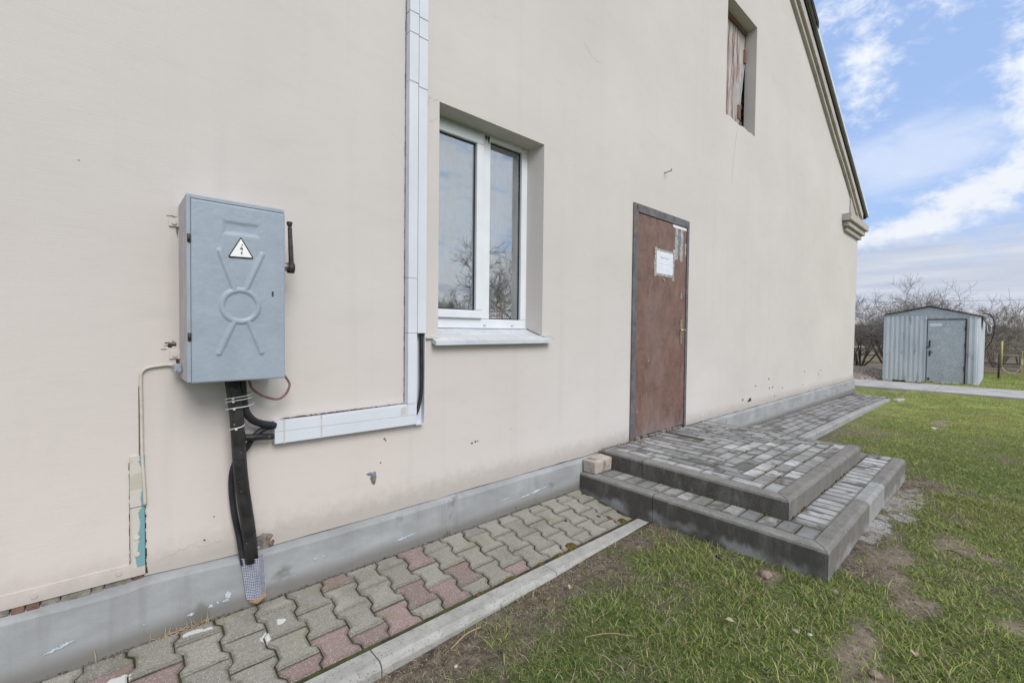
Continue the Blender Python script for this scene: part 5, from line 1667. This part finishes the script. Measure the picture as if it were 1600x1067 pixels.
stone(2.22, -1.70, .009, M_STONE, 'white pebble in the grass nearest the bottom right of the lawn')
stone(1.02, -.80, .008, M_STONE, 'white pebble on bare soil beside the pale kerb at bottom left')
stone(2.58, -1.16, .016, M_CHAR, 'black lump of debris in the grass left of the steps', 'debris')
stone(1.20, -.86, .010, M_CHAR, 'flat black scrap on the bare soil by the pale kerb', 'debris', .3)
stone(2.55, -1.42, .030, M_STONEB, 'crumbled tan clod of earth in front of the lower step', 'clod')
stone(2.15, -1.93, .022, M_STONEB, 'brown clod of earth at the bottom edge of the lawn', 'clod')
stone(8.7, -1.55, .03, M_STONE, 'pale stone lying in the short lawn beyond the steps')
def leafobj(x, y, l, w, mat, lab, rot):
    V = []; N = 6
    for i in range(N + 1):
        t = i / N; ww = w * math.sin(math.pi * (t * .92 + .05)) ; cz = .006 * math.sin(t * 3) + .004
        V += [(t * l - l / 2, -ww / 2, cz + .005), (t * l - l / 2, 0, cz), (t * l - l / 2, ww / 2, cz + .007)]
    F = []
    for i in range(N): F += [(3 * i, 3 * i + 1, 3 * i + 4, 3 * i + 3), (3 * i + 1, 3 * i + 2, 3 * i + 5, 3 * i + 4)]
    me_ = bpy.data.meshes.new('fallen_leaf'); me_.from_pydata(V, [], F)
    o = obj_from_mesh('fallen_leaf', me_, mat, None, (x, y, float(gz(x, y)) + .014)); o.rotation_euler = (rnd.uniform(-.3, .3), rnd.uniform(-.2, .2), rot); tag(o, lab, 'leaf')
leafobj(1.72, -.79, .035, .022, M_LEAFT, 'tan fallen leaf on bare soil beside the pale kerb', .6)
leafobj(2.04, -1.44, .040, .025, M_LEAFG, 'olive fallen leaf in the middle of the foreground grass', 2.2)
leafobj(2.17, -1.66, .035, .022, M_LEAFG, 'pale olive leaf next to the white pebble in the grass', 1.0)
leafobj(2.33, -1.46, .025, .014, M_LEAFR, 'small rusty red leaf in the grass before the dark step', 2.8)
leafobj(5.15, -1.78, .055, .035, M_LEAFR, 'orange-brown leaf on the worn soil right of the steps', 1.4)
leafobj(2.36, -2.02, .04, .025, M_LEAFT, 'tan leaf on the sandy patch at the bottom of the lawn', .3)
for (x0, y0, x1, y1, lab, nm) in ((1.05, -.72, 1.22, -.705, 'pale dry stick lying beside the pale kerb', 'dry_stick'), (3.66, -2.02, 3.60, -2.10, 'thin dark twig on the sandy patch right of the steps', 'dark_twig'), (1.50, -1.05, 1.66, -1.20, 'long straw stem across the thin foreground grass', 'straw_stem'), (6.35, -1.28, 6.28, -1.40, 'dry straw bit on the lawn behind the steps', 'straw_stem')):
    z0 = float(gz(x0, y0)) + .008; z1 = float(gz(x1, y1)) + .012
    o = tube(nm, [(x0, y0, z0), ((x0 + x1) / 2, (y0 + y1) / 2, max(z0, z1) + .01), (x1, y1, z1)], .003 if 'straw' not in nm else .0018, M_STALK if nm != 'dark_twig' else M_DARKIRON, None, 5); tag(o, lab, 'twig')

# ------------------------------------------------------------------ far concrete path, gravel, shed
M_PATH = simple_mat('pale_concrete_slab', (.33, .325, .31), (.47, .465, .445), 2.5, .92, .4, 60, spots=((.22, .21, .19), 5, .6, .1), dist=.006)
fp = empty('concrete_path', (15.2, -4, -.1)); tag(fp, kind='structure')
y = 3.4
while y > -14:
    y2 = y - 1.5
    v, f = boxv(14.2 + rnd.uniform(-.03, .03), 16.2 + rnd.uniform(-.03, .03), y2 + .01, y, -.2, -.073 + rnd.uniform(-.004, .004))
    mk('slab', v, f, M_PATH, fp, bevel=.008); y = y2
# gravel heap
V = []; F = []
hx = np.linspace(16.4, 22, 40); hy = np.linspace(.35, 5.0, 34)
for x in hx:
    for yv in hy:
        e = min((x - 16.4) / .8, (22 - x) / .8, (yv - .35) / .5, (5 - yv) / .5, 1)
        V.append((x, yv, -.14 + max(0, e) * (.10 + .12 * float(vnoise(x, yv, .9, 3)))))
for i in range(39):
    for j in range(33): q = i * 34 + j; F.append((q, q + 1, q + 35, q + 34))
M_GRAV = simple_mat('pinkish_gravel', (.30, .24, .20), (.56, .47, .40), 22, .95, .9, 60, dist=.03)
gr = mk('gravel_bed', V, F, M_GRAV, None, smooth=True); tag(gr, 'pinkish gravel spread left of the metal shed', 'gravel', kind='stuff')
n = 9000
x = nrg.uniform(16.5, 21.9, n); yv = nrg.uniform(.4, 4.9, n); s = nrg.uniform(.012, .045, n)
e = np.minimum.reduce([(x - 16.4) / .8, (22 - x) / .8, (yv - .35) / .5, (5 - yv) / .5, np.ones(n)])
z = -.14 + e * (.10 + .12 * vnoise(x, yv, .9, 3))
B = np.array([(1, 0, 0), (-1, 0, 0), (0, 1, 0), (0, -1, 0), (0, 0, .8), (0, 0, -.6)], float)
P = B[None] * s[:, None, None] * nrg.uniform(.6, 1.3, (n, 6, 1)) + np.stack([x, yv, z + s * .2], -1)[:, None]
T = np.array([(0, 2, 4), (2, 1, 4), (1, 3, 4), (3, 0, 4), (2, 0, 5), (1, 2, 5), (3, 1, 5), (0, 3, 5)])
gs = obj_from_mesh('gravel_stones', mesh_np('gravel_stones', P.reshape(-1, 3), (np.arange(n)[:, None, None] * 6 + T[None]).reshape(-1, 3)), M_GRAV)
tag(gs, kind='stuff')

shed = empty('metal_shed', (18.7, -.74, -.1))
tag(shed, 'small gabled shed of pale blue-grey corrugated metal with a single door beyond the lawn', 'shed')
M_SHEET = simple_mat('pale_blue_corrugated_metal', (.50, .55, .61), (.66, .70, .75), 2.2, .45, .15, 40, metal=.05, spec=.5, stretch=(1, 1, .35), spots=((.30, .34, .38), 7, .6, .12))
M_GALV = None
def mat_galv():
    mt, nb, out = new_mat('mottled_galvanised_sheet'); p = nb.pos()
    v = nb.voro(p, 45, out='Color'); n = nb.noise(p, 5, 6, .7)
    c = nb.ramp(nb.math('ADD', nb.math('MULTIPLY', nb.sep(v)[0], .35), nb.math('MULTIPLY', n, .65)), [(.25, (.33, .37, .42)), (.5, (.42, .465, .515)), (.75, (.52, .56, .61))])
    out(c, .5, metal=.25, spec=.5); return mt
M_GALV = mat_galv()
SXF, SYL, SYR, SXB = 17.1, .235, -1.70, 20.35
def corr(p0, p1, z0f, z1f, name, mat, pitch=.105, dep=.026, n=None):
    """corrugated upright sheet from p0 to p1 (xy), ribs outward to the left of travel"""
    p0 = Vector((*p0, 0)); p1 = Vector((*p1, 0)); t = p1 - p0; L_ = t.length; t.normalize(); nn = Vector((t.y, -t.x, 0))
    V = []; F = []; s = 0; pr = []
    while s < L_ - 1e-3:
        for (q, o_) in ((0, 0), (.35, 0), (.45, 1), (.9, 1)):
            if s + q * pitch < L_: pr.append((s + q * pitch, o_ * dep))
        s += pitch
    pr.append((L_, 0))
    for (q, o_) in pr:
        c_ = p0 + t * q + nn * o_
        V += [(c_.x, c_.y, z0f(q / L_)), (c_.x, c_.y, z1f(q / L_))]
    for i in range(len(pr) - 1): F.append((2 * i, 2 * i + 2, 2 * i + 3, 2 * i + 1))
    return mk(name, V, F, mat, shed, fix=False)
AP_Y, AP_Z = -.73, 2.015
def szt(y): return 1.80 - (.235 - y) * 0 if False else float(pwl(y, [-1.70, -.73, .235], [1.735, 2.0, 1.795]))
corr((SXF, SYL), (SXF, -.69), lambda t: -.09, lambda t: 1.76, 'wall_sheet', M_SHEET)
corr((SXF, -1.47), (SXF, SYR), lambda t: -.1, lambda t: 1.72, 'wall_sheet', M_SHEET)
corr((SXF, SYR), (SXB, SYR), lambda t: -.1, lambda t: 1.735 - 0 * t, 'wall_sheet', M_SHEET)
corr((SXB, SYR), (SXB, SYL), lambda t: -.1, lambda t: 1.74, 'wall_sheet', M_SHEET)
corr((SXB, SYL), (SXF, SYL), lambda t: -.1, lambda t: 1.79, 'wall_sheet', M_SHEET)
V = [(SXF - .012, SYL, 1.745), (SXF - .012, SYL, 1.795), (SXF - .012, AP_Y, 2.0), (SXF - .012, SYR, 1.735), (SXF - .012, SYR, 1.70), (SXF - .012, -.70, 1.755), (SXF - .012, -.70, 1.655), (SXF - .012, -1.46, 1.645), (SXF - .012, -1.46, 1.70)]
mk('gable_sheet', V, [(0, 1, 2, 5), (5, 2, 3, 8), (5, 8, 7, 6), (8, 3, 4)], M_GALV, shed)
dr = empty('shed_door', (SXF, -1.06, -.07), shed)
box('door_sheet', SXF - .035, SXF - .014, -1.445, -.705, -.075, 1.648, M_GALV, dr, bevel=.004)
a = Acc(); a.box(SXF - .05, SXF - .015, -1.475, -1.448, -.08, 1.67); a.box(SXF - .05, SXF - .015, -1.447, -.69, 1.65, 1.672)
a.build('rusty_frame', M_DARKIRON, dr)
for z in (1.40, .95, .32): box('hinge', SXF - .06, SXF - .05, -1.475, -1.435, z - .06, z + .06, M_DARKIRON, dr)
box('padlock_hasp', SXF - .06, SXF - .036, -.77, -.735, .90, 1.08, M_DARKIRON, dr, bevel=.006)
box('padlock_hasp', SXF - .055, SXF - .036, -.76, -.69, .87, .90, M_DARKIRON, dr)
box('lock_plate', SXF - .055, SXF - .036, -.775, -.74, .64, .80, M_DARKIRON, dr, bevel=.004)
box('handle', SXF - .10, SXF - .056, -.82, -.745, .745, .76, M_DARKIRON, dr)
flatm = lambda nm, y0, y1, z0, z1, mat: mk(nm, [(SXF - .0365, y0, z0), (SXF - .0365, y1, z0), (SXF - .0365, y1, z1), (SXF - .0365, y0, z1)], [(0, 1, 2, 3)], mat, dr)
flatm('white_label', -.99, -.745, 1.475, 1.545, M_PAPER)
V = []
for k in range(16):
    a_ = 2 * math.pi * k / 16; q = rnd.uniform(.5, 1.2); V.append((SXF - .0365, -1.09 + .075 * q * math.cos(a_), 1.37 + .085 * q * math.sin(a_)))
mk('paint_splash', V, [tuple(range(16))], M_LBLUE, dr)
blobr = [(SXF - .0366, -.745 + .03 * math.cos(k), .0 + .035 * math.sin(k)) for k in np.linspace(0, 6.0, 9)]
mk('rust_patch', blobr, [tuple(range(9))], M_DARKIRON, dr)
# roof sheets with dark edges
for (ya, za, yb_, zb_) in ((SYL + .03, 1.795, AP_Y, 2.02), (SYR - .06, 1.725, AP_Y, 2.02)):
    V = [(SXF - .06, ya, za), (SXB + .05, ya, za), (SXB + .05, yb_, zb_), (SXF - .06, yb_, zb_)]
    V += [(a0, b0, c0 + .022) for a0, b0, c0 in V]
    mk('roof_sheet', V, [(0, 1, 2, 3), (4, 5, 6, 7), (0, 1, 5, 4), (1, 2, 6, 5), (2, 3, 7, 6), (3, 0, 4, 7)], simple_mat('dark_edged_roofing', (.05, .045, .045), (.10, .09, .088), 6, .8, .3, 60), shed)
mk('hanging_flap', [(SXF + .2, SYR - .03, 1.72), (SXF + 1.6, SYR - .03, 1.72), (SXF + 1.6, SYR - .16, 1.50), (SXF + .2, SYR - .12, 1.52), (SXF + .2, SYR - .045, 1.72), (SXF + 1.6, SYR - .045, 1.72), (SXF + 1.6, SYR - .175, 1.50), (SXF + .2, SYR - .135, 1.52)], boxv(0, 1, 0, 1, 0, 1)[1], M_DARKIRON, shed)
tube('black_hose', [(SXF + .1, SYR - .03, 1.80), (SXF + .1, SYR - .15, 1.80), (SXF + .1, SYR - .24, 1.68), (SXF + .1, SYR - .27, 1.45), (SXF + .15, SYR - .24, 1.15), (SXF + .3, SYR - .12, .85)], .012, M_CABLE, shed, 8)
tube('grey_loop', [(SXF + .1, SYR - .14, 1.50), (SXF + .1, SYR - .16, 1.32), (SXF + .1, SYR - .21, 1.30), (SXF + .1, SYR - .22, 1.45)], .008, M_ZINC, shed, 6)
M_WHITEB = simple_mat('whitewashed_base', (.5, .5, .48), (.7, .7, .68), 12, .9, .5, 60)
A_ = Acc()
yv2 = SYL
while yv2 > SYR + .05:
    l = rnd.uniform(.08, .25); 
    if rnd.random() < .7: A_.box(SXF - .06, SXF - .02, max(yv2 - l, SYR), yv2, -.12, -.068 + rnd.uniform(-.01, .008))
    yv2 -= l + .03
A_.build('whitewashed_base', M_WHITEB, shed)

# ------------------------------------------------------------------ fences and gate
M_YEL = simple_mat('yellow_painted_steel', (.42, .36, .14), (.52, .46, .20), 8, .6, .2, 60)
M_YELW = simple_mat('pale_yellow_steel', (.50, .48, .36), (.6, .58, .45), 8, .6, .2, 60)
FX = 20.4
fn = empty('low_rail_fence', (FX, -1.9, -.1)); tag(fn, 'low dark pipe-rail fence with one post between the shed and the yellow gate', 'fence')
tube('post', [(FX, -2.045, -.12), (FX, -2.045, .66)], .022, M_DARKIRON, fn, 8)
tube('rail', [(FX, -1.6, .365), (FX, -2.50, .375)], .016, M_DARKIRON, fn, 6)
tube('rail', [(FX, -1.6, .19), (FX, -2.50, .16)], .008, M_DARKIRON, fn, 6)
gt = empty('yellow_gate', (FX, -2.3, -.1)); tag(gt, 'yellow steel gate with a hanging half-hoop at the right edge of the view', 'gate')
box('gate_post', FX - .04, FX + .04, -2.64, -2.545, -.13, 1.12, M_YEL, gt, bevel=.008)
box('gate_post', FX - .03, FX + .03, -2.535, -2.50, -.13, .78, M_YEL, gt, bevel=.006)
box('hinge_block', FX - .05, FX + .03, -2.54, -2.49, .36, .54, M_YELW, gt, bevel=.006)
tube('upright', [(FX, -2.10, .25), (FX, -2.095, 1.06)], .022, M_YEL, gt, 8)
tube('top_bar', [(FX, -2.10, .63), (FX, -2.50, .645)], .008, M_YELW, gt, 6)
hp = [(FX, -2.10 - .2 * (1 - math.cos(k)), .36 - .26 * math.sin(k)) for k in np.linspace(0, math.pi, 14)]
tube('hoop', hp, .013, M_YELW, gt, 8)
gt2 = [(FX, y_, z_) for y_, z_ in ((-2.64, .9), (-4.6, .9))]
tube('gate_rail', [(FX, -2.64, .95), (FX, -4.6, .95)], .02, M_YEL, gt, 8)
tube('gate_rail', [(FX, -2.64, .15), (FX, -4.6, .15)], .02, M_YEL, gt, 8)
fl = empty('far_pipe_fence', (22.4, 1.5, -.1)); tag(fl, 'dark pipe fence behind the gravel between building and shed', 'fence')
for y_ in (3.6, 2.7, 1.95, 1.87, 1.0): tube('post', [(22.4, y_, -.13), (22.4, y_, .44)], .025, M_DARKIRON, fl, 6)
tube('rail', [(22.4, 3.9, .42), (22.4, .2, .42)], .015, M_DARKIRON, fl, 6)
tube('rail', [(22.4, 3.9, .12), (22.4, .2, .12)], .010, M_DARKIRON, fl, 6)

# ------------------------------------------------------------------ bare trees
M_BARK = simple_mat('grey_brown_bark', (.075, .062, .052), (.16, .135, .115), 30, .95, .7, 60)
M_TWIG = simple_mat('brown_twigs', (.165, .148, .130), (.29, .262, .235), 8, .95, .2, 60)
M_TWIGB = simple_mat('dry_brown_twigs', (.20, .175, .14), (.34, .295, .24), 3, .95, .2, 60)
def bare_tree(name, base, height, spread, stems, lab, cat, lean=(0, 0), depth=5, seed=1, mat=M_TWIG, nk=2, thick=1.0, group=None, upf=.25, twig=.006):
    rr = random.Random(seed)
    segs = []
    root = empty(name, base); tag(root, lab, cat, group)
    TR = Acc(); CR = Acc()
    def grow(p, d_, L_, r, lv):
        n = 4 if lv < 2 else 3
        pts_ = [p.copy()]; q = p.copy(); dd = d_.copy()
        for i in range(n):
            dd = (dd + Vector((rr.gauss(0, .11), rr.gauss(0, .11), rr.gauss(0, .07) + upf * .12))).normalized()
            q = q + dd * (L_ / n); pts_.append(q.copy())
        r1 = max(r * .55, twig * .6)
        rads = [r + (r1 - r) * i / n for i in range(n + 1)]
        (TR if lv < 2 else CR).add(*tubegeo(pts_, rads, 7 if lv < 2 else 3, caps=False))
        if lv >= depth: return
        kk = nk + (1 if rr.random() < .5 else 0) + (2 if lv >= 3 else 0)
        for c_ in range(kk):
            t = rr.uniform(.25, 1.0); idx = min(int(t * n), n - 1)
            bp = pts_[idx].lerp(pts_[idx + 1], t * n - idx)
            side = Vector((rr.gauss(0, 1), rr.gauss(0, 1), rr.gauss(.15, .6))).normalized()
            nd = (dd * .75 + side * .85 * spread).normalized()
            if nd.z < -.15: nd.z = -.15
            grow(bp, nd, L_ * rr.uniform(.58, .86), max(r1 * rr.uniform(.5, .9), twig), lv + 1)
    for s in range(stems):
        a_ = 2 * math.pi * s / stems + rr.uniform(-.4, .4)
        tl = rr.uniform(.25, .75) * spread if stems > 1 else .1
        d0 = Vector((math.cos(a_) * tl + lean[0], math.sin(a_) * tl + lean[1], 1)).normalized()
        grow(Vector(base) + Vector((math.cos(a_), math.sin(a_), 0)) * .08, d0, height * .42, .045 * thick * rr.uniform(.8, 1.1), 0)
    TR.build('trunk', M_BARK, root, fix=False, smooth=True)
    o = CR.build('crown', mat, root, fix=False)
    return root
bare_tree('bare_tree', (21.6, .62, -.12), 3.5, 1.2, 9, 'wide bare many-stemmed tree between the building corner and the shed', 'tree', depth=5, seed=3, thick=.9, lean=(0, .15), twig=.0045)
bare_tree('bare_tree', (22.6, -.25, -.12), 3.4, 1.1, 7, 'bare tree standing directly behind the ridge of the metal shed', 'tree', depth=5, seed=8, thick=.8, twig=.0045)
bare_tree('bare_tree', (22.4, -1.05, -.12), 3.1, 1.15, 6, 'bare tree rising behind the right half of the shed roof', 'tree', depth=5, seed=14, thick=.7, lean=(0, -.12), twig=.0045)
bare_tree('bare_tree', (23.4, 1.9, -.12), 3.5, 1.1, 7, 'low bare tree half hidden by the building corner', 'tree', depth=5, seed=21, thick=.8, twig=.0045)
for k, (x, y, h, lab) in enumerate(((27.5, -1.9, 2.1, 'low brown thicket just right of the shed'), (29.0, -2.9, 2.3, 'brown thicket behind the half-hoop of the gate'), (32.0, -3.8, 2.4, 'brown thicket above the yellow gate post'), (30.5, -1.9, 1.9, 'brown thicket farther back right of the shed'), (33, -2.6, 2.9, 'tall thin bare saplings against the far sky'), (38, -3.6, 3.2, 'farthest bare saplings at the right edge'), (28, 3.0, 1.9, 'brown thicket showing low behind the tree by the corner'))):
    bare_tree('bare_shrub', (x, y, -.12), h, .55 if h > 2.6 else 1.15, 9, lab, 'shrub', depth=4, seed=40 + k, mat=M_TWIGB, thick=.35, upf=.9 if h > 2.6 else .3, twig=.006)
# trees across the yard (their reflection is in the window)
bare_tree('bare_tree', (11.9, -14.2, -.12), 3.9, 1.0, 6, 'bare bushy tree across the yard reflected in the left window pane', 'tree', depth=5, seed=51, twig=.01)
bare_tree('bare_tree', (13.9, -13.2, -.12), 6.3, .9, 4, 'taller bare tree across the yard reflected in the right window pane', 'tree', depth=5, seed=60, twig=.012, thick=1.4)

# ------------------------------------------------------------------ distance: snow patches, forest, wires
M_SNOW = simple_mat('old_snow', (.62, .64, .68), (.75, .77, .80), .8, .9, .2, 10)
for k, (cx, cy, rx, ry, lab) in enumerate(((64, -8.0, 2.2, 4.5, ''), (72, -2.5, 2.5, 3.2, ''), (67, -16, 1.6, 6.0, ''), (60, 9, 2.0, 6.0, ''))):
    V = [(cx, cy, -.085)]; F = []
    for i in range(40):
        a_ = 2 * math.pi * i / 40; q = .6 + .8 * float(vnoise(math.cos(a_) * 2 + cx, math.sin(a_) * 2 + cy, 1, 2)); V.append((cx + rx * q * math.cos(a_), cy + ry * q * math.sin(a_), -.10))
    for i in range(40): F.append((0, 1 + i, 1 + (i + 1) % 40))
    o = mk('snow_patch', V, F, M_SNOW, None, smooth=True); tag(o, kind='structure')
M_FOREST = simple_mat('distant_forest', (.045, .055, .062), (.10, .11, .115), .12, .95, 0, 10)
V = []; F = []
n = 5200
ang = nrg.uniform(-1.25, .9, n); dist = nrg.uniform(330, 420, n)
hh = nrg.uniform(4.5, 8.0, n) * (.8 + .5 * vnoise(ang * 40, dist * .01, 1, 2)); ww = nrg.uniform(2.0, 4.0, n)
cx = dist * np.cos(ang); cy = dist * np.sin(ang); z0 = -.1 - (cx - 26) * .0006 - .3
B = np.array([(1, 0, .25), (-.5, .87, .25), (-.5, -.87, .25), (.2, .1, 1), (.9, .2, .0), (-.4, .8, .0), (-.5, -.8, .0), (-.25, .2, .9)])
P = np.zeros((n, 8, 3)); P[:, :, 0] = cx[:, None] + B[None, :, 0] * ww[:, None] * nrg.uniform(.7, 1.2, (n, 8)); P[:, :, 1] = cy[:, None] + B[None, :, 1] * ww[:, None] * nrg.uniform(.7, 1.2, (n, 8)); P[:, :, 2] = z0[:, None] + B[None, :, 2] * hh[:, None]
T = np.array([(0, 1, 3), (1, 2, 7), (2, 0, 3), (4, 5, 1), (4, 1, 0), (5, 6, 2), (5, 2, 1), (6, 4, 0), (6, 0, 2), (1, 7, 3), (2, 3, 7)])
fo = obj_from_mesh('forest', mesh_np('forest', P.reshape(-1, 3), (np.arange(n)[:, None, None] * 8 + T[None]).reshape(-1, 3)), M_FOREST)
tag(fo, kind='stuff')
for k, (z, lab) in enumerate(((3.55, 'uppermost thin overhead wire right of the shed'), (3.0, 'middle overhead wire right of the shed'), (2.35, 'lowest overhead wire right of the shed'))):
    o = tube('overhead_wire', [(45, 8, z + .3), (45, -8, z + .05), (45, -30, z + .5)], .008, M_DARKIRON, None, 4); tag(o, lab, 'wire')

# haze between here and the far woods
hz = mk('haze', *boxv(-75, 950, -520, 720, -3, 12), None, None) if False else None
